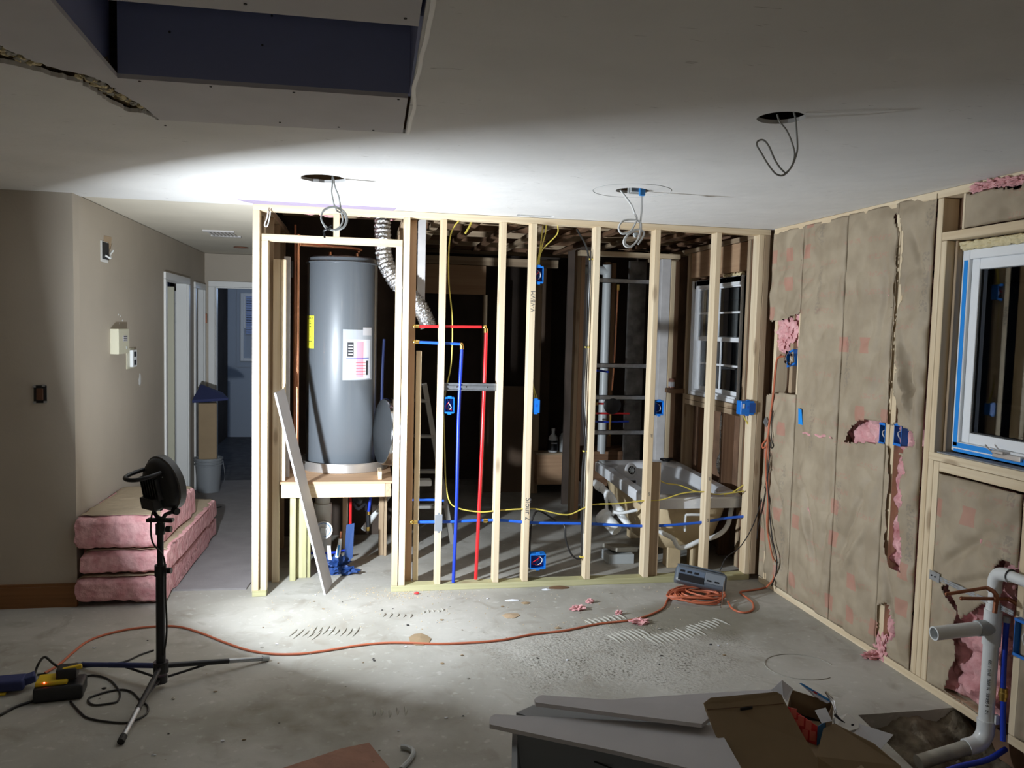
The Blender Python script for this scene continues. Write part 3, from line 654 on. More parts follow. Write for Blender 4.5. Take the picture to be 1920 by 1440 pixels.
fo = MB().grid(lambda u, v: Vector((2.79+.03*noise.noise(Vector((u*6, v*9, 1))), 5.80+u*.12, .25+v*.86)), 12, 40)
tag(build('foil_scrap', fo, FOIL, smooth=True, solid=.002), 'crinkled foil sheet hanging under the bathroom window', 'foil')
wb = sash_window('bath', (2.80, by1, bz0), (0, -1, 0), by1-by0, bz1-bz0, (-1, 0, 0), 2, 2, 'white double-hung bathroom window with a grid, behind the studs', 'window_2')
m = MB(); m.box(2.745, 2.80, by0, by0+.018, bz0, bz1); m.box(2.745, 2.80, by1-.018, by1, bz0, bz1); m.box(2.76, 2.80, by0, by1, bz1-.07, bz1, .003); m.box(2.75, 2.80, by0, by1, bz0, bz0+.03, .003)
build('window_jamb', m, VINYL, wb)
tag(build('window_foam', MB().grid(lambda u, v: Vector((2.775-.02*noise.noise(Vector((u*20, v*9, 1))), 5.60+u*.34, 2.135+v*.05+.012*noise.noise(Vector((u*14, 0, 5))))), 40, 6), FOAMY, smooth=True, solid=.01), 'lump of pale foam at the head of the bathroom window', 'foam')
jr = thing('glass_jar', (2.64, 6.60, 1.24), 'small glass jar with a white label beside the bathroom window', 'jar')
lumber('jar_block', 2.60, 2.738, 6.535, 6.65, 1.20, 1.238, OLD['x'], 'dark blocking carrying the small glass jar', 'block')
build('jar_body', MB().lathe([(0, 0), (.025, 0), (.027, .07), (.02, .085), (0, .085)], (2.64, 6.60, 1.24), seg=16), mat('jar_glass', (.4, .2, .15), .1), jr, smooth=True); build('jar_label', MB().lathe([(.0275, .015), (.0275, .055)], (2.64, 6.60, 1.24), seg=16), PAPER, jr)

# ---------------- joists and strapping over the bathroom and closet
for k in range(9):
    y = 5.42+k*.41
    lumber('ceiling_joist', -.60, 3.0, y, y+.04, 2.52, 2.775, OLD['x'] if k % 2 else DULL['x'], f'{["first", "second", "third", "fourth", "fifth", "sixth", "seventh", "eighth", "ninth"][k]} dark joist back from the partition over the open bathroom', 'joist')
for k in range(9):
    x = .5+k*.28
    lumber('ceiling_lath', x, x+.06, 5.3+random.uniform(0, .4), 8.1, 2.485, 2.515, OLD['y'] if k % 3 else DULL['y'], f'{["first", "second", "third", "fourth", "fifth", "sixth", "seventh", "eighth", "ninth"][k]} rough strapping lath from the left under the joists', 'lath')
rag = MB()
for k in range(26):
    a = Vector((random.uniform(.45, 2.6), random.uniform(5.5, 7.4), random.uniform(2.46, 2.6))); d_ = Vector((random.uniform(-.35, .35), random.uniform(-.25, .25), random.uniform(-.08, .06))); w_ = Vector((random.uniform(-.03, .03), .04, .01))
    rag.prism([a, a+d_, a+d_+w_, a+w_], (0, 0, .004))
tag(build('torn_lath_scraps', rag, DULL['x']), 'torn strips of old lath and paper hanging among the bathroom joists', 'debris', kind='stuff')
pk = MB()
for k in range(5): pk.blob((-.35+k*.12, 5.75+.1*math.sin(k*2), 2.50), (.07, .06, .03), .5, 3, k)
tag(build('insulation_tuft', pk, PINK, smooth=True), 'pink insulation tufts above the water heater', 'insulation')

# ================================================================== WINDOW WALL FRAMING AND INSULATION
X1 = XR+.089
def rstud(y0, y1, z0, z1, label, m=None, name='outer_stud', x0=XR, x1=X1):
    return lumber(name, x0, x1, y0, y1, z0, z1, m or PINE['z'], label, 'stud')
lumber('outer_plate', XR, X1, 1.0, 5.10, 2.400, 2.4385, PINE['y'], 'pale top plate of the window wall running under the ceiling', 'plate')
lumber('floor_plate', XR, X1, 3.0, 5.10, 0.0, .04, PINE['y'], 'long bottom plate of the window wall ending over the trench', 'plate')
lumber('floor_plate', XR, X1, 1.2, 2.885, 0.0, .04, PINE['y'], 'short bottom plate at the right edge, beyond the drain pipe', 'plate')
rstud(3.475, 3.513, .042, 2.398, 'full-height king stud left of the taped window')
rstud(3.437, 3.473, .042, 2.19, 'trimmer stud beside the king stud, left of the taped window')
rstud(3.397, 3.435, .042, 1.13, 'short stud under the left end of the window sill', PINE['z'])
for y, lab in ((5.00, 'bare stud inside the torn opening left of the hanging orange cord'), (4.693, 'window wall stud between the first and second paper-faced batts'), (4.222, 'window wall stud between the second and third batts'), (3.738, 'window wall stud exposed in the torn slit between the third and fourth batts'), (3.780, 'twin stud doubled against the one in the torn slit, toward the partition')):
    rstud(y, y+.038, .042, 2.398, lab)
rstud(4.82, 4.858, .042, 2.398, 'inner bare stud behind the hanging blue box', DULL['z'], x0=XR+.02)
lumber('window_header', XR, X1, 1.75, 3.473, 2.192, 2.232, PINE['y'], 'pale pine board lying flat above the taped window', 'header')
lumber('window_sill_board', XR-.002, X1, 1.75, 3.473, 1.132, 1.170, PINE['y'], 'upper pine sill board under the taped window', 'board')
lumber('window_sill_board', XR-.001, X1, 1.75, 3.395, 1.085, 1.130, PINE['y'], 'lower pine sill board under the taped window', 'board')
rstud(3.33, 3.345, 2.234, 2.398, 'thin cripple left of the batt above the taped window', x0=XR)
rstud(2.848, 2.886, .042, 1.083, 'short stud at the right picture edge behind the drain pipe')
lumber('window_jack', XR+.045, X1+.06, 3.418, 3.436, 1.172, 2.19, DULL['z'], 'brown sheathing edge lining the left reveal of the taped window', 'board')

def yz(pts): return [tuple(at(px, py, 'x', XR-.005)[1:]) for px, py in pts]
# holes torn in the paper
H1 = yz([(1430, 590), (1452, 603), (1480, 596), (1509, 584), (1505, 612), (1503, 742), (1470, 736), (1435, 741)])
SL = yz([(1678, 400), (1690, 405), (1697, 440), (1694, 480), (1692, 520), (1693, 560), (1688, 600), (1691, 645), (1686, 685), (1680, 745), (1683, 790), (1668, 800), (1667, 750), (1673, 700), (1675, 640), (1680, 560), (1683, 500), (1686, 440), (1680, 420)])
H3 = yz([(1586, 829), (1591, 812), (1600, 798), (1618, 787), (1650, 790), (1684, 798), (1684, 833)])
H4 = yz([(1660, 795), (1700, 799), (1716, 812), (1723, 835), (1706, 838), (1697, 847), (1690, 850), (1699, 880), (1694, 905), (1700, 945), (1690, 962), (1690, 1040), (1693, 1075), (1667, 1062), (1662, 1000), (1664, 950), (1671, 905), (1668, 870), (1668, 838), (1655, 832)])
H5 = yz([(1644, 1228), (1648, 1135), (1666, 1130), (1672, 1162), (1681, 1188), (1664, 1212), (1656, 1236)])
H6 = yz([(1772, 1100), (1782, 1095), (1800, 1135), (1806, 1160), (1850, 1130), (1890, 1150), (1885, 1360), (1840, 1340), (1768, 1295), (1785, 1262), (1797, 1225), (1790, 1180), (1798, 1150), (1775, 1115)])
H7 = [(2.86, -.1), (3.0, -.1), (3.0, .72), (2.96, .78), (2.86, .76)]
def batt(label, y0, y1, z0, z1, holes, pz=None, bulge=.018, seed=0, n=1, creases=()):
    t = thing('insulation_batt', (XR+.03, (y0+y1)/2, z0), label, 'insulation')
    nu, nv = max(6, int((y1-y0)/.0095)), max(6, int((z1-z0)/.0095))
    def f(u, v):
        y, z = y0+(y1-y0)*u, z0+(z1-z0)*v
        y += .006*noise.noise(Vector((z*4, seed, u*3)))*(1-abs(2*u-1)*.3)
        w = noise.fractal(Vector((y*3.2+seed*3, z*2.2, seed)), 1, 2, 4)*.017
        w += abs(noise.noise(Vector((y*7+z*4, z*6-y*3, seed*2+3))))*-.026+.006
        for (ya, za, yb, zb, amp) in creases:      # sharp folds between two points
            dy, dz = yb-ya, zb-za; l2 = dy*dy+dz*dz; tt = max(0, min(1, ((y-ya)*dy+(z-za)*dz)/l2)); d = math.hypot(y-ya-dy*tt, z-za-dz*tt)
            w += 1.7*amp*math.exp(-(d/.022)**2)*math.sin(PI*min(1, max(0, tt*1.0+.0001)))
        e = min(1, min(u, 1-u)/.07); e2 = min(1, min(v, 1-v)/.03)
        for hp in holes:
            d = min(math.hypot(y-q[0], z-q[1]) for q in hp)
            if d < .05: w += .012*(1-d/.05)*noise.noise(Vector((y*30, z*30, 1)))
        b_ = bulge*math.sin(PI*u)**.5 if 0 < u < 1 else 0
        return Vector((XR-.003-b_*e2+w*e, y, z))
    def keep(u, v):
        y, z = y0+(y1-y0)*u, z0+(z1-z0)*v
        j = .006*noise.noise(Vector((y*60, z*60, 2))); k_ = .006*noise.noise(Vector((y*60, z*60, 9)))
        return not any(inpoly((y+j, z+k_), h_) for h_ in holes)
    build('kraft_facing', MB().grid(f, nu, nv, keep), KRAFT, t, smooth=True, solid=.0012)
    pz = pz or [(z0+.01, z1-.01)]
    for za, zb in pz:
        nu2, nv2 = max(8, int((y1-y0)/.014)), max(8, int((zb-za)/.014))
        def g(u, v):
            y, z = y0+.03+(y1-y0-.06)*u, za+(zb-za)*v
            return Vector((min(2.812, XR+.040-.048*noise.fractal(Vector((y*15+seed, z*13, seed)), 1, 2, 4)+.012*(max(0, abs(2*u-1)-.85)/.15)+.01*(max(0, abs(2*v-1)-.95)/.05)), y, z))
        build('pink_filling', MB().grid(g, nu2, nv2), PINK, t, smooth=True, solid=.01)
    return t
batt('first paper-faced batt beside the partition, torn open around the hanging blue box', 4.712, 5.10, .045, 2.41, [H1], [(1.60, 2.39), (.06, 1.3)], seed=1, creases=[(4.75, .5, 5.0, .9, .012), (4.8, .05, 4.86, .3, -.02), (4.76, 1.78, 5.0, 1.9, .012)])
batt('second paper-faced batt counting from the partition, smooth with red stamps', 4.241, 4.708, .045, 2.415, [], seed=2, creases=[(4.65, .95, 4.35, .25, .013), (4.6, .7, 4.4, .3, -.012), (4.28, 1.3, 4.33, .1, .008)])
batt('third paper-faced batt, with an arched pink hole beside the blue boxes', 3.799, 4.237, .045, 2.42, [H3, SL, H5], seed=3, creases=[(3.88, 1.0, 4.2, .35, .014), (3.86, .75, 4.15, .3, -.013), (3.85, 2.3, 3.9, 1.5, .01)])
batt('fourth paper-faced batt left of the window studs, split by a long pink gash', 3.519, 3.797, .045, 2.425, [SL, H4, H5], seed=4, bulge=.02, creases=[(3.75, 1.9, 3.56, 1.2, -.02), (3.70, 2.3, 3.56, 2.0, .014), (3.78, 1.5, 3.6, .95, .016), (3.62, 1.7, 3.57, 1.15, .016), (3.75, .55, 3.6, .1, .016)])
batt('wide batt under the taped window, its paper torn off over bare pink wool', 2.888, 3.388, .045, 1.075, [H6, H7], seed=5, creases=[(3.35, .62, 3.0, .9, .014), (3.3, .55, 2.92, .72, .012)])
batt('short batt above the taped window with its top edge torn ragged', 2.0, 3.325, 2.236, 2.392, [yz([(1800, 350), (1920, 325), (1920, 355), (1860, 352), (1830, 362), (1806, 366)])], seed=6)
batt('batt at the right picture edge beyond the short stud', 2.3, 2.846, .045, 1.075, [], seed=7)
# horizontal seam folds on batts 2
for a, b_, lab in (((1505, 812), (1560, 820), 'folded paper seam with pink wool poking out across the second batt'),):
    p, q = at(*a, 'x', XR-.02), at(*b_, 'x', XR-.02)
    tag(build('paper_fold', MB().tube([p+(q-p)*(k/8)+Vector((.006*math.sin(k*3), 0, .006*math.sin(k*2.2))) for k in range(9)], .009, 6, 3, rf=lambda t: .004+.006*math.sin(PI*t)), PINK, smooth=True), lab, 'insulation')
def tuft(px, py, rad, seed, lab, depth=0.0, z=None):
    c = at(px, py, 'x', XR-depth) if z is None else at(px, py, 'z', z)
    return tag(build('insulation_tuft', MB().blob(c, rad, .45, 4, seed, 9), PINK, smooth=True), lab, 'insulation')
tuft(1478, 618, (.025, .105, .075), 3, 'fluffy pink tuft hanging at the top of the torn opening in the first batt', -.02)
tuft(1470, 640, (.02, .06, .05), 7, 'lower droop of pink wool just above the hanging blue box', -.025)
tuft(1655, 1212, (.02, .05, .07), 5, 'pink tuft pushing out at the foot of the window wall', -.01)
tuft(1640, 1228, (.06, .03, .02), 6, 'flat pink tuft lying on the floor edge below the third batt', z=.015)
tuft(1500, 1118, (.03, .06, .015), 8, 'small pink shred along the bottom of the second batt', -.0, z=.045)
for k, (px, py) in enumerate([(1860, 345), (1885, 341), (1910, 338), (1838, 352)]):
    tuft(px, py, (.02, .05, .018), 20+k, ['left pink shred along the torn top of the batt above the window', 'middle pink shred above the window batt', 'rightmost pink shred above the window batt', 'brown-pink shred at the left of the batt above the window'][k], .0)
tag(build('blue_tape_scrap', MB().prism([at(1497, 765, 'x', XR-.028), at(1503, 768, 'x', XR-.028), at(1505, 797, 'x', XR-.028), at(1497, 795, 'x', XR-.028)], (-.001, 0, 0)), TAPE), 'blue tape scrap between the first and second batts', 'tape')
for k in range(14):   # staples along seams
    y = [4.725, 4.70, 4.25, 4.232, 3.81][k % 5]; z = .4+(k*.37) % 1.9
    tag(build('staple', MB().box(XR-.0075, XR-.006, y-.005, y+.005, z-.001, z+.001), CHROME), 'small staple along a seam of the paper-faced batts', 'staple', 'staples along the batt seams')

# ---------------- the taped window
wx = 2.845
def WB(m, y0, y1, z0, z1, a, b_, bv=.003): return m.box(a, b_, y0, y1, z0, z1, bv)
wo = bpy.data.objects.new('window_1', None); COL.objects.link(wo); wo.location = (wx, 2.6, 1.19); WLOC[wo.name] = Vector((wx, 2.6, 1.19)); wo['kind'] = 'structure'; wo['label'] = 'white casement window edged with blue masking tape'; wo['category'] = 'window'
ya, yb, za, zb = 1.80, 3.415, 1.185, 2.145
m = MB(); f = .045
WB(m, yb-f, yb, za, zb, wx-.035, wx+.05); WB(m, ya, ya+f, za, zb, wx-.035, wx+.05); WB(m, ya+f, yb-f, zb-f, zb, wx-.035, wx+.05); WB(m, ya+f, yb-f, za, za+f, wx-.035, wx+.05)
build('window_frame', m, VINYL, wo)
m = MB(); g = .05; a_, b_, c_, d_ = ya+f, yb-f, za+f, zb-f
WB(m, b_-g, b_, c_, d_, wx-.02, wx+.03, .005); WB(m, a_, a_+g, c_, d_, wx-.02, wx+.03, .005); WB(m, a_+g, b_-g, d_-g, d_, wx-.02, wx+.03, .005); WB(m, a_+g, b_-g, c_, c_+g, wx-.02, wx+.03, .005)
sash = build('sash', m, VINYL, wo)
m = MB(); m.box(wx-.012, wx+.0, b_-g-.006, b_-g, c_+g, d_-g); m.box(wx-.012, wx, a_+g, b_-g, c_+g, c_+g+.006); build('gasket', m, RUBBER, sash)
build('glass', MB().box(wx+.002, wx+.008, a_+g, b_-g, c_+g, d_-g), GLASS, sash)
def tape(y0, y1, z0, z1, x): build('masking_tape', MB().box(x-.0008, x, y0, y1, z0, z1), TAPE, wo)
tape(yb-f-.022, yb-f+.0, za+.05, zb-.055, wx-.0355) if 0 else None
tape(yb-.038, yb-.012, za+.025, zb-.05, wx-.0355)
tape(3.10, yb-.01, za+.018, za+.042, wx-.0355); tape(1.9, 3.07, za+.004, za+.024, wx-.0355); tape(1.9, 2.93, za+.026, za+.044, wx-.0355); tape(2.7, yb-.02, za-.002, za+.012, wx-.0362)
m = MB(); m.box(wx-.05, wx-.036, 2.98, 3.14, za+.010, za+.035, .004); m.box(wx-.065, wx-.05, 3.06, 3.13, za+.03, za+.045, .003); m.tube([(wx-.045, 3.13, za+.03), (wx-.06, 3.15, za+.045), (wx-.06, 3.17, za+.06)], .004, 6)
build('crank_handle', m, ALU, wo)
tag(build('window_foam', MB().grid(lambda u, v: Vector((wx-.035-.02*v-.012*noise.noise(Vector((u*60, v*5, 2))), 3.42-u*1.6, 2.146+v*.036+.006*noise.noise(Vector((u*50, v*4, 7))))), 160, 6), FOAMY, smooth=True, solid=.012), 'yellowish bead of foam along the top of the taped window', 'foam')
tag(build('lead_flashing', MB().box(XR+.01, wx-.03, 2.0, 3.43, 1.1705, 1.175), mat('grey_membrane', (.25, .26, .27), .6)), 'grey membrane strip lying on the sill under the taped window', 'flashing')
tag(build('dark_backdrop', MB().grid(lambda u, v: Vector((5.2+.5*noise.fractal(Vector((u*9, v*6, 1)), 1, 2, 4), .5+u*26, -.3+v*4.2)), 120, 30), NIGHT, smooth=True), 'added dark backdrop hiding the blue sky outside the windows', 'backdrop', kind='stuff')  # added dark backdrop, keeps the blue sky out of the windows

# ================================================================== WATER HEATER CLOSET CONTENTS
tc_ = Vector((-.15, 5.97, .70))
wh = thing('water_heater', tc_, 'tall grey cylindrical water heater standing in a shallow pan', 'water heater')
build('tank', MB().lathe([(0, 0), (.243, 0), (.25, .01), (.25, 1.46), (.262, 1.462), (.262, 1.47), (.25, 1.475), (.245, 1.50), (.22, 1.512), (0, 1.515)], tc_, seg=64), TANK, wh, smooth=True)
def arcpatch(a0, a1, z0, z1, r, n=14, jitter=0):
    return MB().grid(lambda u, v: Vector((tc_.x+r*math.sin(a0+(a1-a0)*u), tc_.y-r*math.cos(a0+(a1-a0)*u), z0+(z1-z0)*v)), n, 2)
yl = build('energy_label', arcpatch(-1.32, -.86, 1.56, 1.79, .2515), YEL, wh)
def arc_text(s, a, z, size, r, m, par, nm='label_text'):
    p = Vector((tc_.x+r*math.sin(a), tc_.y-r*math.cos(a), z)); return text(nm, s, size, m, p, (math.cos(a), math.sin(a), 0), (0, 0, 1), par, .0002)
arc_text('GUIDE', -1.06, 1.772, .026, .2525, INK, yl)
for k, (z, s) in enumerate([(1.75, '12'), (1.735, 'ooo'), (1.712, '490'), (1.69, '____'), (1.64, 'A'), (1.61, 'ooooo')]): arc_text(s, -1.05, z, .016, .2525, INK, yl)
po = build('document_pouch', arcpatch(.04, .99, 1.345, 1.70, .2535, 18), mat('pouch_film', (.40, .43, .47), .08, coat=1), wh)
build('document', arcpatch(.07, .90, 1.355, 1.63, .2545, 18), PAPER, po)
build('pink_form', arcpatch(.42, .64, 1.365, 1.615, .2552, 8), PINKP, po); build('printed_panel', arcpatch(.16, .34, 1.51, 1.61, .2553, 8), INK, po)
for i in range(4): build('print_line', arcpatch(.19, .32, 1.525+i*.02, 1.532+i*.02, .2560, 5), PAPER, po)
build('print_line', arcpatch(.13, .84, 1.498, 1.501, .2560, 12), PEXD, po); build('print_block', arcpatch(.74, .80, 1.38, 1.48, .2560, 4), INK, po)
for i in range(6): build('print_line', arcpatch(.16, .40, 1.375+i*.018, 1.379+i*.018, .2560, 6), GYP, po)
for i in range(5): build('print_line', arcpatch(.40+.0*i, .72, 1.385+i*.02, 1.388+i*.02, .2561, 6), RED, po)
build('grey_sticker', arcpatch(.62, .95, 1.66, 1.715, .2545, 8), GYP, wh)
for a, lab in ((-.09, 'left'), (.10, 'right')): build('nipple', MB().cyl((tc_.x+a, tc_.y, 2.21), (tc_.x+a, tc_.y, 2.25), .012, 12), COPPER, wh)
build('thermostat_cover', MB().grid(lambda u, v: Vector((tc_.x+.254*math.sin(-1.5+.3*u), tc_.y-.254*math.cos(-1.5+.3*u), .95+v*.3)), 6, 2), BLACK, wh)
pan_prof = [(0, .003), (.315, .003), (.318, .006), (.318, .064), (.325, .066), (.325, .07), (.314, .07), (.312, .0), (0, 0)]
tag(build('drain_pan', MB().lathe([(0, 0), (.312, 0), (.318, .006), (.318, .062), (.326, .066), (.326, .07), (.314, .068), (.312, .008), (0, .006)], (-.125, 5.97, .680), seg=64), ALU, smooth=True), 'round aluminium pan under the water heater', 'pan')
wh.location.z -= .013
p2 = thing('spare_drain_pan', (.17, 5.62, .75), 'spare round pan standing on edge beside the water heater', 'pan')
pc, pa = Vector((.165, 5.645, .98)), Vector((-1, -.28, .06)).normalized()
build('pan_shell', MB().lathe([(0, .03), (.225, .03), (.232, .02), (.232, -.035), (.238, -.037), (.238, -.04), (.228, -.04), (.226, .022), (0, .024)], pc, pa, 56), mat('mirror_aluminium', (.40, .40, .40), .16, 1), p2, smooth=True)
q1 = pa.cross(Vector((0, 0, 1))).normalized()*-1
if q1.y > 0: q1 = -q1
def onband(ang, off, r=.2335):
    up_ = pa.cross(q1).normalized(); up_ = up_ if up_.z > 0 else -up_
    return pc+pa*off+(q1*math.cos(ang)+up_*math.sin(ang))*r
def bandpatch(a0, a1, o0, o1, m, nm, r=.2335): build(nm, MB().grid(lambda u, v: onband(a0+(a1-a0)*u, o0+(o1-o0)*v, r), 10, 1), m, p2)
bandpatch(.32, -.52, -.028, .01, PAPER, 'pan_label'); bandpatch(.02, -.12, -.028, .012, RED, 'label_stripe', .2342); bandpatch(-.02, -.10, -.028, -.008, INK, 'label_print', .2348)
c_ = onband(.62, -.008, .233); build('drain_hole', MB().lathe([(0, .001), (.013, .001), (.013, 0), (0, 0)], c_, (c_-pc-pa*-.008).normalized(), 16), BLACK, p2)
lumber('pan_shim', .11, .135, 5.44, 5.60, .68, .735, PINE['y'], 'small pale wood shim under the standing spare pan', 'shim')
# stand
hs = thing('heater_stand', (-.16, 5.9, 0), 'pine platform with a plywood top carrying the water heater', 'stand')
sx0, sx1, sy0, sy1 = -.518, .196, 5.394, 6.36
build('deck', MB().box(sx0-.01, sx1+.01, sy0-.01, sy1, .664, .680, .002), PLY['x'], hs)
build('rim_board', MB().box(sx0, sx1-.04, sy0, sy0+.038, .572, .662, .002), PINE['x'], hs)
build('rim_board', MB().box(sx0, sx1, sy1-.04, sy1-.002, .572, .662, .002), DULL['x'], hs)
build('rim_board', MB().box(sx1-.038, sx1, sy0, sy1-.041, .572, .662, .002), DULL['y'], hs)
build('rim_board', MB().box(sx0, sx0+.038, sy0+.04, sy1-.041, .572, .662, .002), DULL['y'], hs)
for x0, x1, y0, y1, mm in ((-.465, -.427, 5.44, 5.53, GREENW), (-.425, -.36, 5.50, 5.54, GREENW), (-.355, -.335, 5.50, 5.56, GREENW), (-.14, -.10, 6.20, 6.29, PINE), (.13, .168, 6.00, 6.04, DULL), (.17, .19, 5.98, 6.05, DULL)):
    build('leg', MB().box(x0, x1, y0, y1, 0, .572, .002), mm['z'], hs)
# pipework in the closet
cs = tag(build('copper_pipe', MB().tube([(-.44, 5.66, .75), (-.44, 5.66, 2.20), (-.425, 5.67, 2.245), (-.38, 5.70, 2.256), (-.05, 5.93, 2.262), (-.045, 5.95, 2.24)], .012, 12, 3), COPPER, smooth=True), 'copper pipe rising left of the water heater and bending over its top', 'pipe')
tag(build('copper_pipe', MB().tube([(-.465, 5.72, .682), (-.465, 5.72, 2.39)], .008, 10, 1), OLDCOPPER), 'thinner dull copper line just left of the main copper pipe', 'pipe')
tag(build('valve_bracket', MB().box(-.50, -.475, 5.64, 5.70, 2.03, 2.14, .003), BLACK), 'black bracket near the top of the closet left of the copper pipe', 'bracket')
dp = thing('drain_stack', (-.275, 5.93, 0), 'thick white drain stack with a round cleanout cap below the heater platform', 'pipe')
build('pipe', MB().cyl((-.275, 5.93, 0), (-.275, 5.93, .64), .053, 28), PVC, dp, smooth=True)
build('hub', MB().lathe([(.055, .34), (.064, .34), (.064, .42), (.055, .42)], (-.275, 5.93, 0), seg=28), PVC, dp, smooth=True)
build('hub', MB().lathe([(.055, .10), (.063, .10), (.063, .34), (.055, .34)], (-.275, 5.93, 0), seg=28), PVC, dp, smooth=True)
build('cleanout_cap', MB().lathe([(0, .0), (.06, .0), (.064, .012), (.064, .05), (0, .05)], (-.265, 5.83, .25), (.04, -1, .1), 28), PVC, dp, smooth=True)
cc = MB(); cc.tube([Vector((-.263, 5.777, .258))+Vector((math.cos(a*PI/10)*.05, 0, math.sin(a*PI/10)*.05)) for a in range(20)], .0018, 5, 1, True)
build('cap_ring', cc, BLUEP, dp)
build('cap_boss', MB().obox((-.263, 5.775, .257), (.042, .012, .042), Matrix.Rotation(R(12), 3, 'Y'), .002), PVC, dp)
tag(build('water_pipe', MB().tube([(-.35, 5.80, .085), (-.2, 5.80, .085), (-.1, 5.84, .09)], .009, 8), PEXD), 'blue pipe along the floor in front of the drain stack', 'pipe')
tag(build('water_pipe', MB().tube([(.085, 6.02, .56), (.065, 6.0, .42), (.055, 6.0, .33)], .011, 8), PEXD), 'blue pipe hanging down under the right half of the heater platform', 'pipe')
bv = thing('ball_valve', (.055, 6.0, .20), 'dark ball valve with brass ends under the heater platform', 'valve')
build('valve_body', MB().cyl((.055, 6.0, .22), (.052, 6.0, .31), .017, 12), BLACK, bv); build('valve_end', MB().cyl((.055, 6.0, .31), (.055, 6.0, .335), .012, 12).cyl((.052, 6.0, .19), (.052, 6.0, .22), .013, 12), BRASS, bv)
tag(build('slanted_pipe', MB().tube([(.02, 6.15, .16), (.24, 6.35, .42)], .022, 14, 1), PVC, smooth=True), 'slanted white pipe in the shade under the heater platform', 'pipe')
tag(build('water_pipe', MB().tube([(-.08, 6.18, .09), (-.08, 6.18, .56)], .011, 8, 1), PEXR), 'red pipe behind the middle leg of the heater platform', 'pipe')
pm = thing('circulation_pump', (-.02, 6.05, .25), 'dark pump with tangled fittings under the heater platform', 'pump')
pb = MB(); pb.blob((-.02, 6.05, .44), (.06, .05, .06), .2, 3, 4); build('pump_body', pb, BLACK, pm, smooth=True)
build('pump_fittings', MB().tube([(-.06, 6.0, .40), (-.02, 5.98, .36), (.03, 6.0, .39), (.04, 6.02, .34)], .012, 8), BLACKM, pm, smooth=True)
tag(build('water_pipe', MB().tube([(.145, 5.95, .682), (.14, 5.98, 1.3), (.15, 6.0, 1.62)], .011, 10, 4), mat('dark_blue_pex', (.005, .014, .07), .5)), 'dark blue upright pipe right of the water heater', 'pipe')
# blue bag, brush and bottle on the closet floor
bg = thing('blue_bag', (-.16, 5.56, 0), 'crumpled blue bag lying on the closet floor below the heater', 'bag')
bgm = MB(); bgm.blob((-.17, 5.60, .06), (.085, .07, .055), .5, 4, 3, 9); bgm.blob((-.09, 5.53, .035), (.07, .03, .025), .5, 3, 5, 9); build('bag_body', bgm, mat('blue_fabric', (.012, .05, .20), .6, bump=.6, bscale=40), bg, smooth=True)
build('bag_panel', MB().prism([Vector((-.115, 5.60, .05)), Vector((-.055, 5.60, .10)), Vector((-.045, 5.62, .34)), Vector((-.10, 5.62, .33))], (0, .01, .0)), mat('blue_film', (.015, .05, .17), .4), bg)
build('bag_tag', MB().prism([Vector((-.22, 5.585, .08)), Vector((-.195, 5.58, .08)), Vector((-.205, 5.60, .19)), Vector((-.23, 5.60, .19))], (0, .01, 0)), PVC, bg)
gb = thing('glue_tube', (-.155, 5.585, .09), 'clear white-labelled tube standing on the blue bag', 'tube')
build('tube_body', MB().tube([(-.16, 5.58, .10), (-.148, 5.59, .17), (-.14, 5.60, .24)], .02, 12, 3, rf=lambda t: .017-.006*t*t), PVC, gb, smooth=True); build('tube_neck', MB().cyl((-.14, 5.60, .235), (-.135, 5.60, .29), .008, 10), OLDCOPPER, gb); build('tube_label', MB().obox((-.151, 5.568, .165), (.012, .002, .075), Matrix.Rotation(R(8), 3, 'Y')), BLUEP, gb)
# leaning drywall strip
lb = MB(); lb.prism([Vector((-.228, 5.135, .0)), Vector((-.2155, 5.137, .0)), Vector((-.5345, 5.205, 1.28)), Vector((-.547, 5.205, 1.28))], (.035, .20, .010))
tag(build('drywall_strip', lb, GYP), 'long drywall strip leaning against the left side of the heater opening', 'drywall')
# silver duct
dk = thing('foil_duct', (.2, 5.45, 1.75), 'crinkled silver flexible duct dropping from the ceiling past the king stud', 'duct')
path = [(.118, 5.64, 2.49), (.122, 5.62, 2.33), (.138, 5.60, 2.17), (.207, 5.58, 2.03), (.29, 5.58, 1.95), (.357, 5.57, 1.885), (.415, 5.57, 1.79), (.442, 5.57, 1.72)]
def dr(t): return .054+.0032*math.sin(t*240)
m = MB(); m.tube(path, .05, 26, 30, rf=dr)
for v in m.bm.verts: v.co += Vector((noise.noise(v.co*60), noise.noise(v.co*60+Vector((5, 0, 0))), noise.noise(v.co*60+Vector((0, 7, 0)))))*.006
build('duct_hose', m, FOIL, dk)
# ================================================================== PIPES IN THE STUD WALL
PY = D+.045
def PP(pts, y=PY): return [at(px, py, 'y', y) for px, py in pts]
def elbow(p, par, r=.0145, m=BRASS):
    mm = MB(); mm.blob(p, (r, r, r), 0, 2); build('elbow', mm, m, par, smooth=True)
rp_ = thing('hot_pipe', at(912, 1090, 'y', PY), 'red pipe running level from the left then straight down between the second and third studs', 'pipe')
P_ = PP([(775, 612), (903, 613)]); Q_ = PP([(912, 620), (903, 850), (892, 1086)])
build('level_run', MB().tube(P_, .0095, 12, 1), PEXR, rp_, smooth=True); build('drop', MB().tube(Q_, .0115, 12, 4), PEXR, rp_, smooth=True)
for q in PP([(777, 612), (909, 613)]): elbow(q, rp_)
def ring(a, b_, par, r=.0135): build('crimp_ring', MB().cyl(a, b_, r, 14), BRASS, par, smooth=True)
ring(*PP([(911, 616), (911, 624)]), rp_); ring(*PP([(780, 612), (786, 612)]), rp_, .0125)
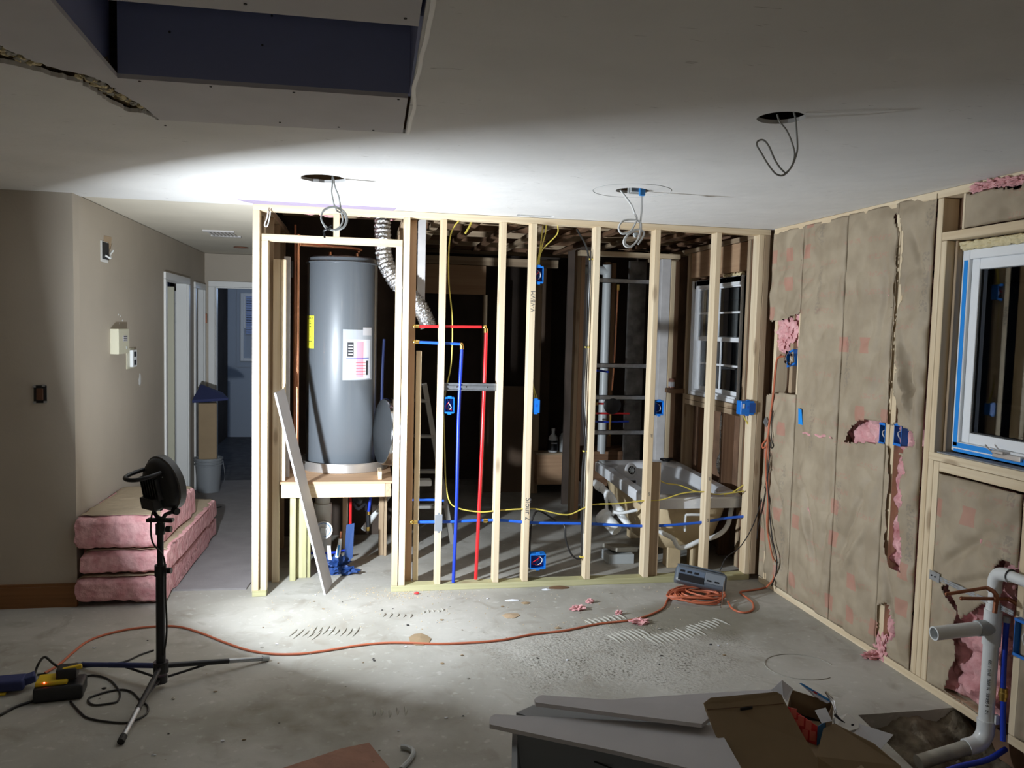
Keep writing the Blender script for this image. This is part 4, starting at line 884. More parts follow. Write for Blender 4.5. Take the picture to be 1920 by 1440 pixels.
bp_ = thing('cold_pipe', at(850, 1092, 'y', PY), 'blue pipe running level from the left then straight down between the first and second gaps', 'pipe')
build('level_run', MB().tube(PP([(775, 641), (863, 645)]), .0095, 12, 1), PEXB, bp_, smooth=True); build('drop', MB().tube(PP([(866, 655), (860, 780), (856, 950), (850, 1092)], PY-.014), .0115, 12, 4), PEXD, bp_, smooth=True)
for q in PP([(777, 641), (865, 646)]): elbow(q, bp_)
ring(*PP([(866, 648), (866, 656)], PY-.008), bp_); ring(*PP([(780, 641), (786, 641)]), bp_, .0125)
lp = thing('cold_line', at(1090, 980, 'y', PY), 'long blue water line threaded level through the studs near knee height', 'pipe')
build('pipe', MB().tube(PP([(778, 979), (850, 978), (925, 975), (1000, 980), (1100, 982), (1190, 986), (1250, 985), (1310, 980), (1360, 972), (1398, 968)], PY+.012), .0098, 12, 6), PEXB, lp, smooth=True)
elbow(at(772, 979, 'y', PY), lp, .016); ring(*PP([(776, 979), (783, 979)]), lp, .013)
ring(*PP([(906, 976), (914, 976)], PY+.012), lp, .0135); ring(*PP([(908, 976), (912, 976)], PY+.012), lp, .016)
tag(build('water_pipe', MB().tube(PP([(758, 937), (812, 937), (832, 939)], 5.76), .009, 10, 2), PEXB), 'short blue pipe above the long line, behind the nail-plated stud', 'pipe')
# yellow cables
def cable(pts, label, m=CABLEY, r=.0045, y=PY, cat='cable', name='cable', sub=6):
    P = [at(p[0], p[1], 'y', p[2] if len(p) > 2 else y) for p in pts]
    return tag(build(name, MB().tube(P, r, 8, sub), m, smooth=True), label, cat)
cable([(868, 405), (845, 440), (841, 520), (848, 600), (846, 680), (836, 730), (834, 748)], 'yellow cable hanging beside the nail-plated stud down to its blue box')
cable([(890, 398), (884, 416), (880, 425), (872, 438)], 'short cut yellow cable end sticking down from the ceiling', r=.007, y=5.5)
cable([(832, 775), (834, 850), (836, 905), (843, 940), (860, 953), (900, 960), (935, 957), (985, 954), (1010, 955), (1050, 964), (1070, 964), (1088, 956), (1112, 946), (1160, 944), (1205, 939), (1240, 937), (1280, 925), (1318, 922), (1345, 927), (1395, 921)], 'long yellow cable sagging through the studs just above the blue water line', y=PY-.012)
cable([(1225, 890), (1245, 905), (1275, 910), (1300, 920), (1316, 923)], 'yellow cable branch looping over the bathtub to the stapled knot', y=5.25)
cable([(1358, 928), (1375, 922), (1400, 905)], 'yellow cable branch rising to the last narrow stud', y=5.22)
for k, px in enumerate((1018, 1024, 1046)):
    cable([(px, 422), (px-2, 440), (1012+k*2, 470), (1006+k*2, 500)], f'{["left", "middle", "right"][k]} of three yellow cables dropping to the top blue box', r=.0042)
cable([(1002, 530), (999, 620), (997, 700), (1001, 735), (1003, 750)], 'yellow cable running down beside the handwritten stud into the middle blue box', r=.004)
cable([(997, 712), (1003, 735), (1008, 750)], 'second short yellow cable entering the middle blue box from above', r=.004)
cable([(1394, 780), (1404, 797), (1412, 800)], 'yellow cable curling out below the two-sided blue box', r=.005)
cable([(1082, 430, 5.26), (1100, 465, 5.2), (1104, 500), (1101, 560), (1099, 640), (1093, 740), (1094, 800), (1097, 830), (1092, 880), (1090, 950), (1091, 1030), (1087, 1048), (1072, 1040), (1061, 1012), (1058, 985), (1040, 975, 5.3), (1010, 958, 5.35), (998, 975, 5.3), (994, 1010, 5.25), (993, 1040, 5.2)], 'thick black cable strapped down the fifth stud and looping back to the low blue box', CABLEK, .0065)
cable([(1106, 490), (1104, 560), (1102, 640), (1097, 720), (1099, 800), (1098, 860), (1095, 950), (1093, 1045)], 'white cable running beside the thick black cable on the fifth stud', CABLEW, .0045)
cable([(1108, 470), (1107, 520), (1103, 600), (1096, 700), (1095, 760), (1100, 815), (1096, 870), (1092, 1000)], 'second thinner black cable in the bundle on the fifth stud', CABLEK, .004, PY-.012)
for k, (px, py) in enumerate([(1107, 486), (1100, 651), (1096, 846), (1090, 1044)]):
    c = at(px, py, 'y', PY); tag(build('cable_staple', MB().box(c.x-.012, c.x+.016, c.y-.012, c.y+.012, c.z-.005, c.z+.005, .002), CABLEY), f'{["top", "second", "third", "lowest"][k]} yellow staple holding the black cable to the fifth stud', 'staple')
# ---------------- blue boxes
def ebox(px, py, y, w, h, label, dep=.06, face=-1, wires=2, white=False, turn=0):
    c = at(px, py, 'y', y); t = thing('electrical_box', (c.x, c.y, c.z-h/2), label, 'electrical box')
    q = Matrix.Rotation(turn, 3, 'Z'); th = .003
    def ob(mm, x0, x1, y0, y1, z0, z1, bv=0): mm.obox(c+q@Vector(((x0+x1)/2, (y0+y1)/2, (z0+z1)/2)), (x1-x0, y1-y0, z1-z0), q, bv)
    if face < 0:
        m = MB(); ob(m, -w/2, -w/2+th, 0, dep, -h/2, h/2); ob(m, w/2-th, w/2, 0, dep, -h/2, h/2); ob(m, -w/2, w/2, 0, dep, h/2-th, h/2); ob(m, -w/2, w/2, 0, dep, -h/2, -h/2+th)
        ob(m, -w/2+th, w/2-th, 0, .004, h/2-.010, h/2-th); ob(m, -w/2+th, w/2-th, 0, .004, -h/2+th, -h/2+.010)
        build('box_wall', m, BLUEBOX, t); m = MB(); ob(m, -w/2, w/2, dep, dep+th, -h/2, h/2); build('box_back', m, NAVYBOX, t)
        for k in range(wires):
            a = random.uniform(-.25, .25); m = MB()
            m.tube([c+q@Vector((w*(-.2+.2*k), dep*.9, h*.35)), c+q@Vector((w*(.1-.1*k+a), dep*.3, h*.15)), c+q@Vector((w*(.2-.3*k), dep*.25, -h*.15)), c+q@Vector((w*(-.1+.2*k), dep*.6, -h*.33))], .0028, 6)
            build('wire', m, [CABLEW, CABLEK, PEXR][k % 3], t, smooth=True)
    else:
        m = MB(); ob(m, -w/2, w/2, 0, dep, -h/2, h/2, .003); build('box_wall', m, BLUEBOX, t)
        m = MB(); ob(m, -.006, .006, -.002, 0, -.004, .012); build('knockout', m, PEXB, t)
    for s in (-1, 1):
        m = MB(); ob(m, -.012, .012, 0, .012, s*(h/2+.004)-.004, s*(h/2+.004)+.004, .001); build('mounting_ear', m, BLUEBOX, t)
    return t
ebox(1010, 515, D+.008, .065, .11, 'blue box at the top right of the handwritten stud, wires inside', wires=3)
ebox(1005, 762, D+.008, .055, .088, 'closed blue box halfway down the handwritten stud, fed by yellow cables', face=1)
ebox(843, 760, D+.008, .062, .105, 'open blue box beside the nail-plated stud just under the steel rail', wires=3)
ebox(1009, 1053, D+.0, .105, .105, 'wide open blue box low on the handwritten stud with white and red wires', wires=3)
ebox(1236, 765, D+.008, .062, .10, 'open blue box on the right side of the stud before the bathtub', wires=2)
w2 = ebox(1402, 765, D-.012, .10, .095, 'two-sided blue box on the narrow stud near the paper-faced wall', dep=.07, face=1)
c = at(1394, 762, 'y', D-.0125); build('box_sticker', MB().box(c.x-.008, c.x+.008, D-.0145, D-.0127, c.z-.014, c.z+.018), PAPER, w2); c = at(1411, 765, 'y', D-.013); build('box_opening', MB().box(c.x-.022, c.x+.022, D-.0145, D-.0127, c.z-.034, c.z+.034), NAVYBOX, w2)
def wallbox(px, py, w, h, label, x=XR+.0, tilt=0, blk=False):      # opens toward the room (-x)
    c = at(px, py, 'x', x); t = thing('electrical_box', (c.x, c.y, c.z-h/2), label, 'electrical box'); q = Matrix.Rotation(tilt, 3, 'X'); th = .003; dep = .06
    def ob(mm, x0, x1, y0, y1, z0, z1): mm.obox(c+q@Vector(((x0+x1)/2, (y0+y1)/2, (z0+z1)/2)), (x1-x0, y1-y0, z1-z0), q)
    m = MB(); ob(m, 0, dep, -w/2, -w/2+th, -h/2, h/2); ob(m, 0, dep, w/2-th, w/2, -h/2, h/2); ob(m, 0, dep, -w/2, w/2, h/2-th, h/2); ob(m, 0, dep, -w/2, w/2, -h/2, -h/2+th)
    ob(m, -.003, .002, -w/2, w/2, h/2-.012, h/2); ob(m, -.003, .002, -w/2, w/2, -h/2, -h/2+.012); build('box_wall', m, BLUEBOX, t)
    m = MB(); ob(m, dep, dep+th, -w/2, w/2, -h/2, h/2); build('box_back', m, NAVYBOX, t)
    m = MB(); m.tube([c+Vector((dep-.01, -.01, h*.25)), c+Vector((.012, .01, h*.1)), c+Vector((.01, -.005, -h*.15)), c+Vector((dep-.01, .01, -h*.2))], .003, 6); build('wire', m, CABLEW, t, smooth=True)
    return t
hb = wallbox(1482, 672, .10, .10, 'blue box hanging tilted in the torn opening with a metal bracket and cords', XR+.01, R(-14))
c = at(1478, 672, 'x', XR-.004)
m = MB(); q = Matrix.Rotation(R(20), 3, 'X')
for dy, dz in ((-.03, .035), (.03, .03), (-.025, -.03), (.02, -.035)): m.obox(c+q@Vector((0, dy, dz)), (.006, .03, .018), q, .002)
m.obox(c+q@Vector((0, .035, 0)), (.006, .012, .06), q, .002); build('metal_bracket', m, CHROME, hb)
wallbox(1654, 813, .048, .115, 'left one of two blue boxes flanking the stud in the arched pink hole', XR-.004)
wallbox(1683, 815, .060, .115, 'right one of two blue boxes flanking the stud in the arched pink hole', XR-.006)
wallbox(1917, 1200, .09, .16, 'blue box cut by the right picture edge on the short stud', XR-.03)
# ================================================================== BATHTUB
tb = thing('bathtub', (2.34, 5.94, 0), 'white jetted bathtub with a tan shell standing behind the studs', 'bathtub')
def sup(cx, cy, a, b_, n, z, N_=64, zf=None):
    out = []
    for k in range(N_):
        t = 2*PI*k/N_; ct, st_ = math.cos(t), math.sin(t)
        x = cx+a*math.copysign(abs(ct)**(2/n), ct); y = cy+b_*math.copysign(abs(st_)**(2/n), st_)
        out.append(Vector((x, y, z+(.045*(y-5.27)/1.35 if zf else 0))))
    return out
cx, cy = 2.335, 5.95
rings = [sup(cx, cy, .375, .68, 14, .485, zf=1), sup(cx, cy, .377, .683, 14, .55, zf=1), sup(cx, cy, .368, .672, 12, .562, zf=1), sup(cx, cy+.0, .305, .585, 4, .562, zf=1), sup(cx, cy, .29, .565, 3.5, .545, zf=1), sup(cx, cy, .27, .53, 3, .42, zf=1), sup(cx, cy, .245, .48, 2.8, .22), sup(cx, cy, .18, .36, 2.5, .155), sup(cx, cy, .02, .02, 2, .15)]
build('basin', MB().loft(rings, False, True), TUBW, tb, smooth=True)
rings = [sup(cx, cy, .325, .62, 5, .484), sup(cx, cy, .32, .61, 4, .40), sup(cx, cy, .29, .575, 3.4, .26), sup(cx, cy, .24, .50, 3, .15), sup(cx, cy, .17, .38, 2.6, .105), sup(cx, cy, .02, .02, 2, .10)]
build('shell', MB().loft(rings, False, True), TAN, tb, smooth=True)
for x, y in ((2.26, 5.52), (2.45, 5.52), (2.26, 6.35), (2.45, 6.35)): build('foot_block', MB().box(x-.05, x+.05, y-.05, y+.05, 0, .16, .003), TAN, tb)
dj = at(1182, 882, 'y', 6.28)
build('jet_flange', MB().lathe([(0, .0), (.055, .0), (.06, .008), (.045, .02), (0, .02)], dj, (.25, -1, .25), 32), TUBW, tb, smooth=True)
jt = build('jet_grille', MB().lathe([(0, .022), (.034, .022), (.036, .017), (0, .017)], dj, (.25, -1, .25), 28), BLACK, tb)
gm = MB()
for a in range(4):
    d_ = Matrix.Rotation(a*PI/4, 3, Vector((.25, -1, .25)).normalized())@Vector((1, .25, 0)).normalized(); o_ = dj+Vector((.25, -1, .25)).normalized()*.0235; gm.cyl(o_-d_*.03, o_+d_*.03, .003, 6)
gm.tube([o_+(Matrix.Rotation(a*PI/8, 3, Vector((.25, -1, .25)).normalized())@Vector((1, .25, 0)).normalized())*.02 for a in range(16)], .003, 6, 1, True); build('grille_spokes', gm, PVCG, jt)
lab = MB().grid(lambda u, v: Vector((2.10+u*.16, 6.33-.0*v, .40+v*.09)), 2, 2)
lbl = build('warning_label', lab, PAPER, tb)
for k, (w_, s_) in enumerate(((.14, .02), (.12, .006), (.10, .006), (.12, .006))): build('label_line', MB().box(2.11, 2.11+w_, 6.327, 6.3295, .465-k*.017, .465-k*.017+s_), INK, lbl)
build('faucet', MB().tube([(2.60, 6.56, .60), (2.55, 6.56, .625), (2.60, 6.53, .63), (2.66, 6.55, .625), (2.60, 6.58, .615)], .007, 8).blob((2.61, 6.555, .61), (.03, .02, .012), .3, 2), BLACKM, tb, smooth=True)
def pv(pts, r, label, y=None, mm=PVC, nm='pipe_run', par=tb, sub=5):
    P = [at(p[0], p[1], 'y', p[2]) for p in pts]; return build(nm, MB().tube(P, r, 14, sub), mm, par, smooth=True)
pv([(1312, 965, 5.28), (1290, 965, 5.28), (1285, 969, 5.28), (1284, 996, 5.28)], .010, '', sub=3)
pv([(1372, 952, 5.34), (1364, 985, 5.32), (1345, 1004, 5.30), (1310, 1015, 5.29), (1290, 1024, 5.29), (1272, 1026, 5.30), (1262, 1010, 5.32), (1240, 998, 5.34), (1225, 985, 5.36)], .017, '')
pv([(1150, 960, 5.58), (1166, 962, 5.56), (1195, 956, 5.54)], .012, '', sub=3)
pv([(1115, 905, 5.95), (1130, 917, 5.85), (1148, 936, 5.7), (1160, 958, 5.62), (1178, 985, 5.56)], .028, '')
for p, q in (((1120, 910, 5.9), (1128, 915, 5.86)), ((1139, 926, 5.77), (1146, 934, 5.72)), ((1160, 955, 5.63), (1166, 963, 5.6))): build('coupling', MB().cyl(at(*p[:2], 'y', p[2]), at(*q[:2], 'y', q[2]), .034, 20), PVC, tb, smooth=True)
pv([(1133, 920, 5.8), (1137, 938, 5.72), (1138, 958, 5.66), (1145, 968, 5.62)], .013, ''); pv([(1150, 942, 5.68), (1152, 955, 5.64), (1148, 966, 5.62)], .013, '')
pp_ = thing('tub_pump', at(1150, 1000, 'y', 5.6), 'white pump with round housing at the left end of the bathtub', 'pump')
c0, c1_ = at(1128, 965, 'y', 5.66), at(1158, 996, 'y', 5.52)
build('volute', MB().lathe([(0, 0), (.058, 0), (.064, .01), (.064, .04), (.04, .055), (0, .055)], c0, c1_-c0, 28), PVC, pp_, smooth=True)
build('motor_body', MB().lathe([(.045, .05), (.048, .06), (.048, .17), (.04, .18), (0, .18)], c0, c1_-c0, 28), PVC, pp_, smooth=True)
tag(build('broken_slab', MB().obox(Vector((1.93, 5.72, .09)), (.22, .16, .03), Matrix.Rotation(R(25), 3, 'Z')@Matrix.Rotation(R(8), 3, 'Y'), .006), MORT), 'broken pale slab piece lying under the pump', 'slab')
tag(build('pump_base', MB().box(1.80, 2.0, 5.6, 5.8, 0, .07, .004), PVCG), 'flat base under the slab and pump at the tub end', 'base')

# ================================================================== WORK LIGHT ON ITS TRIPOD
wl = thing('work_light', (-.912, 3.89, 0), 'black round work light on a tripod, its back to us, lighting the stud wall', 'work light')
U_ = LN.cross(Vector((0, 0, 1))).normalized(); V_ = U_.cross(LN).normalized()      # U_ sideways, V_ up along the disc
hd = build('lamp_housing', MB().lathe([(0, -.055), (.05, -.055), (.075, -.045), (.105, -.03), (.120, -.012), (.124, .006), (.124, .014), (0, .014)], LAMP, LN, 48), BLACK, wl, smooth=True)
build('lamp_rim', MB().lathe([(.124, .0), (.132, .004), (.132, .034), (.122, .038), (.122, .016)], LAMP, LN, 48), mat('dark_grey_rim', (.09, .09, .09), .4), wl, smooth=True)
build('lens', MB().lathe([(0, .016), (.120, .016), (.120, .020), (0, .020)], LAMP, LN, 48), LENS, wl)
m = MB()
for a in range(-3, 4): m.obox(LAMP-LN*.052+U_*a*.02, (.006, .03, .10), Matrix((U_, LN, V_)).transposed())
build('cooling_fins', m, BLACK, hd)
build('driver_box', MB().obox(LAMP-LN*.065-V_*.07-U_*.01, (.10, .045, .055), Matrix((U_, LN, V_)).transposed(), .004), BLACK, hd)
hb_ = LAMP-LN*.035+V_*.075; pts = [hb_+U_*.065, hb_-LN*.06+U_*.065, hb_-LN*.105+U_*.045, hb_-LN*.12, hb_-LN*.105-U_*.045, hb_-LN*.06-U_*.065, hb_-U_*.065]
build('carry_handle', MB().tube(pts, .0095, 10, 5), BLACK, hd, smooth=True)
build('power_led', MB().blob(LAMP-LN*.036+V_*.055+U_*.075, (.003, .003, .003), 0, 1), PVC, hd)
base_ = Vector((-.912, 3.89, .80))
pts = [LAMP-V_*.095+U_*.05, LAMP-V_*.125+U_*.055, base_+U_*.045+Vector((0, 0, .03)), base_+U_*.02+Vector((0, 0, .008)), base_-U_*.02+Vector((0, 0, .008)), base_-U_*.045+Vector((0, 0, .03)), LAMP-V_*.125-U_*.055, LAMP-V_*.095-U_*.05]
build('bracket', MB().tube(pts, .009, 8, 4), BLACKM, wl, smooth=True)
m = MB()
for sg in (-1, 1): m.cyl(LAMP-V_*.125+U_*.050*sg, LAMP-V_*.125+U_*.078*sg, .016, 14)
build('pivot_knob', m, BLACK, wl)
build('mount_plate', MB().obox(base_+Vector((0, 0, -.004)), (.12, .035, .016), Matrix.Rotation(R(-8), 3, 'Z'), .003), BLACK, wl)
build('upper_pole', MB().cyl((-.912, 3.89, .55), (-.912, 3.89, .79), .0145, 20), BLACKM, wl, smooth=True)
build('lower_pole', MB().cyl((-.912, 3.89, .09), (-.912, 3.89, .56), .021, 20), BLACKM, wl, smooth=True)
for z in (.56, .755):
    build('pole_clamp', MB().cyl((-.912, 3.89, z-.025), (-.912, 3.89, z+.025), .026 if z < .6 else .021, 20), BLACK, wl, smooth=True)
    build('clamp_knob', MB().cyl((-.885, 3.885, z), (-.862, 3.88, z), .014, 12), BLACK, wl)
build('leg_hub', MB().cyl((-.912, 3.89, .075), (-.912, 3.89, .125), .034, 16), BLACK, wl); build('lower_hub', MB().cyl((-.912, 3.89, .025), (-.912, 3.89, .06), .028, 16), BLACK, wl)
for k, ft in enumerate([(-.463, 4.134, .016), (-.943, 3.375, .016), (-1.36, 4.17, .016)]):
    a = Vector((-.912, 3.89, .105)); b_ = Vector(ft); mid = a.lerp(b_, .62)
    mm = [BLACKM, GALV, NAVY][k]
    lg = build('leg', MB().cyl(a.lerp(b_, .05), mid, .0125, 12), BLACKM if k != 2 else mm, wl, smooth=True)
    build('leg_tip', MB().cyl(mid, b_, .0115, 12), GALV if k != 2 else NAVY, lg, smooth=True)
    build('rubber_foot', MB().cyl(b_.lerp(a, .05), b_+(b_-a).normalized()*.01, .0145, 12), RUBBER if k == 1 else PVCG, lg)
    build('brace', MB().cyl((-.912+(b_.x+.912)*.06, 3.89+(b_.y-3.89)*.06, .045), a.lerp(b_, .42)+Vector((0, 0, -.008)), .006, 8), BLACKM, wl)
fl = [LAMP-LN*.06-V_*.09, Vector((-.945, 3.86, .80)), Vector((-.94, 3.865, .70)), Vector((-.89, 3.865, .62)), Vector((-.885, 3.865, .45)), Vector((-.88, 3.865, .28)), Vector((-.895, 3.87, .16))]
build('power_lead', MB().tube(fl, .0042, 8, 6), CABLEK, wl, smooth=True)
# ---------------- floor cords and tools on the left
def fcord(pts, label, m=CABLEK, r=.0045, z=None, cat='cord', sub=6, name='cord'):
    P = []
    for p in pts:
        zz_ = (p[2] if len(p) > 2 else r+.001); P.append(at(p[0], p[1], 'z', zz_))
    return tag(build(name, MB().tube(P, r, 8, sub), m, smooth=True), label, cat)
fcord([(288, 1219), (262, 1228), (235, 1240), (200, 1246), (150, 1250)], 'black cord on the floor behind the left tripod leg')
fcord([(160, 1268), (175, 1266), (195, 1270), (212, 1280), (225, 1300), (220, 1315), (205, 1319), (180, 1322), (168, 1318), (166, 1310), (175, 1305), (205, 1296), (230, 1293), (248, 1298), (262, 1312)], 'black cord looping on the floor between the charger and the tripod')
fcord([(268, 1316), (277, 1325), (275, 1338), (255, 1350), (235, 1355), (200, 1353), (165, 1346), (150, 1335), (132, 1315)], 'black cord sweeping in front of the charger to the near tripod leg')
fcord([(0, 1341), (30, 1325), (60, 1315), (82, 1308)], 'black cord leaving the left picture edge toward the charger', r=.006)
fcord([(63, 1270), (72, 1245, .05), (84, 1232, .12), (100, 1244, .09), (116, 1255, .05), (128, 1263, .01)], 'stiff black cord arching up from the blue-grey tool', r=.006)
fcord([(70, 1265), (85, 1264), (100, 1270), (115, 1276)], 'short black cord on the floor behind the charger')
fcord([(84, 1262), (112, 1245), (135, 1225), (160, 1205), (190, 1192), (240, 1180), (300, 1174), (340, 1176), (380, 1188), (420, 1204), (465, 1219), (510, 1226), (560, 1226), (610, 1220), (680, 1209), (740, 1205), (820, 1207), (880, 1205), (940, 1200), (1000, 1189), (1060, 1182), (1120, 1170), (1180, 1163), (1215, 1154), (1243, 1140), (1252, 1124), (1265, 1113), (1290, 1108)], 'long orange extension cord snaking across the concrete floor', CABLEO, .0062, name='extension_cord', sub=8)
ch = thing('battery_charger', (-1.335, 3.88, 0), 'black and yellow battery charger with a glowing red light on the floor', 'charger')
q = Matrix.Rotation(R(8), 3, 'Z'); c0 = Vector((-1.335, 3.86, 0))
build('charger_base', MB().obox(c0+Vector((0, 0, .035)), (.20, .13, .068), q, .014), BLACK, ch, smooth=True)
build('charger_deck', MB().obox(c0+Vector((-.03, .0, .078)), (.13, .10, .02), q, .008), DY, ch, smooth=True)
build('battery_pack', MB().obox(c0+Vector((.025, .015, .105)), (.085, .075, .05), q, .008), BLACK, ch, smooth=True)
build('pack_collar', MB().obox(c0+Vector((.04, .0, .125)), (.10, .02, .018), q@Matrix.Rotation(R(-8), 3, 'Y'), .004), DY, ch)
build('indicator', MB().blob(c0+Vector((-.048, -.055, .088)), (.0035, .0035, .0035), 0, 2), LED, ch)
tool = thing('tool_case', (-1.66, 3.93, 0), 'dark blue-grey tool cut off by the left picture edge', 'tool')
build('tool_body', MB().obox((-1.66, 3.93, .038), (.30, .09, .05), Matrix.Rotation(R(6), 3, 'Z'), .014), NAVY, tool, smooth=True)
build('tool_nose', MB().obox((-1.51, 3.955, .045), (.07, .06, .035), Matrix.Rotation(R(20), 3, 'Z')@Matrix.Rotation(R(-12), 3, 'Y'), .008), NAVY, tool, smooth=True)
build('tool_sole', MB().obox((-1.69, 3.92, .006), (.22, .08, .012), Matrix.Rotation(R(6), 3, 'Z'), .003), DY, tool)
# ---------------- pink insulation stack
def foldbatt(x0, x1, y0, y1, z0, z1, label, seed, front=0, over=0):
    t = thing('folded_batt', ((x0+x1)/2, (y0+y1)/2, z0), label, 'insulation'); m = MB()
    nx, ny, nz_ = 34, 70, 12
    def wob(p):
        d = Vector((noise.noise(p*5+Vector((seed, 0, 0))), noise.noise(p*5+Vector((0, seed, 0))), noise.noise(p*5+Vector((0, 0, seed)))))*.016
        d += Vector((noise.noise(p*26), noise.noise(p*26+Vector((9, 0, 0))), noise.noise(p*26+Vector((0, 9, 0)))))*.010
        return d
    def rr(u): return .5-.5*math.cos(PI*u)
    def body(u, v):     # closed loop section (round fold at the front) swept across x
        a = v*2*PI; ca, sa = math.cos(a), math.sin(a); n_ = 5
        y = (y0+y1)/2+(y1-y0)/2*math.copysign(abs(ca)**(2/9), ca); z = (z0+z1)/2+(z1-z0)/2*math.copysign(abs(sa)**(2/7), sa)
        e = min(u, 1-u); sh = 1-.12*max(0, (.03-e)/.03)**2; z = (z0+z1)/2+(z-(z0+z1)/2)*sh
        x = x0+(x1-x0)*u+front*(y-y0)
        p = Vector((x, y, z)); w_ = wob(p); q_ = p+w_
        q_.z = min(max(q_.z, z0+.001), z1-.002); q_.x = max(q_.x, -1.662); return q_
    m.grid(lambda u, v: body(u, 1-v), 30, 160)
    for uu in (0, 1):
        m.bm.verts.ensure_lookup_table()
    bmesh.ops.remove_doubles(m.bm, verts=m.bm.verts, dist=.0004)
    es = [e for e in m.bm.edges if len(e.link_faces) == 1]
    bmesh.ops.holes_fill(m.bm, edges=es, sides=0)
    build('pink_body', m, PINK, t, smooth=True)
    def top(u, v):
        x = x0+.008+(x1-x0-.02)*u; y = y0+.03+over+(y1-y0-.06-over)*v; p = Vector((x+front*(y-y0), y, z1+.004)); w_ = wob(Vector((p.x, p.y, z1))); return Vector((max(p.x+w_.x, -1.660), p.y+w_.y*.5, z1+.001+max(min(w_.z, .003), -.001)-.01*max(0, (abs(2*u-1)-.9)/.1)))
    build('kraft_facing', MB().grid(top, 24, 60), KRAFTB, t, smooth=True, solid=.0015)
    return t
KRAFTB = mat('plain_kraft_paper', (.40, .315, .215), .7, bump=.2, bscale=12, var=.05, vscale=5)
foldbatt(-1.652, -1.165, 5.045, 6.60, .013, .178, 'lowest folded pink batt of the stack beside the hallway wall', 3, .02)
foldbatt(-1.63, -1.15, 5.06, 6.55, .187, .334, 'middle folded pink batt of the stack beside the hallway wall', 8, .02)
foldbatt(-1.66, -1.19, 5.04, 5.98, .343, .550, 'topmost folded pink batt with a wide tan paper top', 14, .02)
# ================================================================== LEFT WALL DETAILS
c = at(76, 739, 'y', 5.1); t = thing('open_outlet', (c.x, 5.1, c.z), 'open electrical outlet box in the dark left wall', 'outlet')
build('box_frame', MB().box(c.x-.035, c.x+.035, 5.094, 5.0995, c.z-.052, c.z+.052, .002), BLACK, t)
build('outlet_core', MB().box(c.x-.018, c.x+.018, 5.085, 5.094, c.z-.035, c.z+.035, .004), mat('dark_brown_device', (.09, .035, .015), .6), t)
m = MB()
for dx, dz in ((-.03, .045), (.02, .05), (-.03, -.048), (.028, -.045)): m.box(c.x+dx-.008, c.x+dx+.008, 5.088, 5.0935, c.z+dz-.006, c.z+dz+.006)
build('mounting_ears', m, GALV, t)
wxh = -1.665
def onwall(px, py): return at(px, py, 'x', wxh)
c = onwall(195, 470); t = thing('wall_opening', (wxh, c.y, c.z), 'square wall opening with torn white edge and wires high on the hall wall', 'outlet')
build('torn_edge', MB().box(wxh+.0005, wxh+.004, c.y-.075, c.y+.07, c.z-.075, c.z+.06, .001), WHITE, t)
build('dark_recess', MB().box(wxh+.0042, wxh+.006, c.y-.05, c.y+.085, c.z-.055, c.z+.055), BLACK, t)
build('wire_ends', MB().tube([Vector((wxh+.007, c.y, c.z-.03)), Vector((wxh+.03, c.y+.03, c.z-.045)), Vector((wxh+.02, c.y+.06, c.z-.02)), Vector((wxh+.03, c.y+.09, c.z+.01))], .006, 8, 4), PVC, t, smooth=True)
c = onwall(200, 449); tag(build('bare_patch', MB().prism([Vector((wxh+.0005, c.y-.06, c.z+.02)), Vector((wxh+.0005, c.y+.10, c.z+.025)), Vector((wxh+.0005, c.y+.08, c.z-.055)), Vector((wxh+.0005, c.y-.07, c.z-.06))], (.0015, 0, 0)), CARDL), 'brown bare paper patch above the high wall opening', 'patch')
c = onwall(212, 640); t = thing('thermostat_box', (wxh, c.y, c.z-.10), 'cream wall box like a thermostat on the hall wall', 'thermostat')
build('box_cover', MB().box(wxh+.0005, wxh+.055, c.y-.07, c.y+.18, c.z-.085, c.z+.085, .004), CREAM, t); build('label_plate', MB().box(wxh+.0555, wxh+.057, c.y+.03, c.y+.13, c.z+.0, c.z+.04), GYP, t)
m = MB()
for k in range(3): m.box(wxh+.0572, wxh+.058, c.y+.04, c.y+.12, c.z+.006+k*.012, c.z+.011+k*.012)
build('label_marks', m, INK, t); build('small_switch', MB().box(wxh+.0555, wxh+.060, c.y+.10, c.y+.115, c.z-.055, c.z-.035), PVCG, t)
c = onwall(243, 672); t = thing('light_switch', (wxh, c.y, c.z-.06), 'white double switch plate just right of the cream wall box', 'switch')
build('cover_plate', MB().box(wxh+.0005, wxh+.008, c.y-.09, c.y+.09, c.z-.075, c.z+.075, .002), CREAM, t)
build('switch_body', MB().box(wxh+.0085, wxh+.030, c.y-.03, c.y+.08, c.z-.062, c.z+.062, .003), VINYL, t)
for dz in (-.03, .03): build('rocker', MB().box(wxh+.0305, wxh+.034, c.y+.0, c.y+.05, c.z+dz-.018, c.z+dz+.018, .001), BLACK, t)
c = onwall(262, 712); tag(build('spackle_patch', MB().blob((wxh+.001, c.y, c.z), (.0015, .03, .045), .3, 3, 2), WHITE, smooth=True), 'small white spackle dab on the hall wall below the switch', 'patch')
c = onwall(222, 598)
for k, (dy, dz) in enumerate([(0, .03), (.05, .02), (.09, -.01), (.02, -.03)]): tag(build('wall_anchor_hole', MB().blob((wxh+.001, c.y+dy, c.z+dz), (.0015, .008, .007), .2, 2, k), WHITE), 'small plaster scar above the cream wall box', 'scar', 'plaster scars above the cream box')
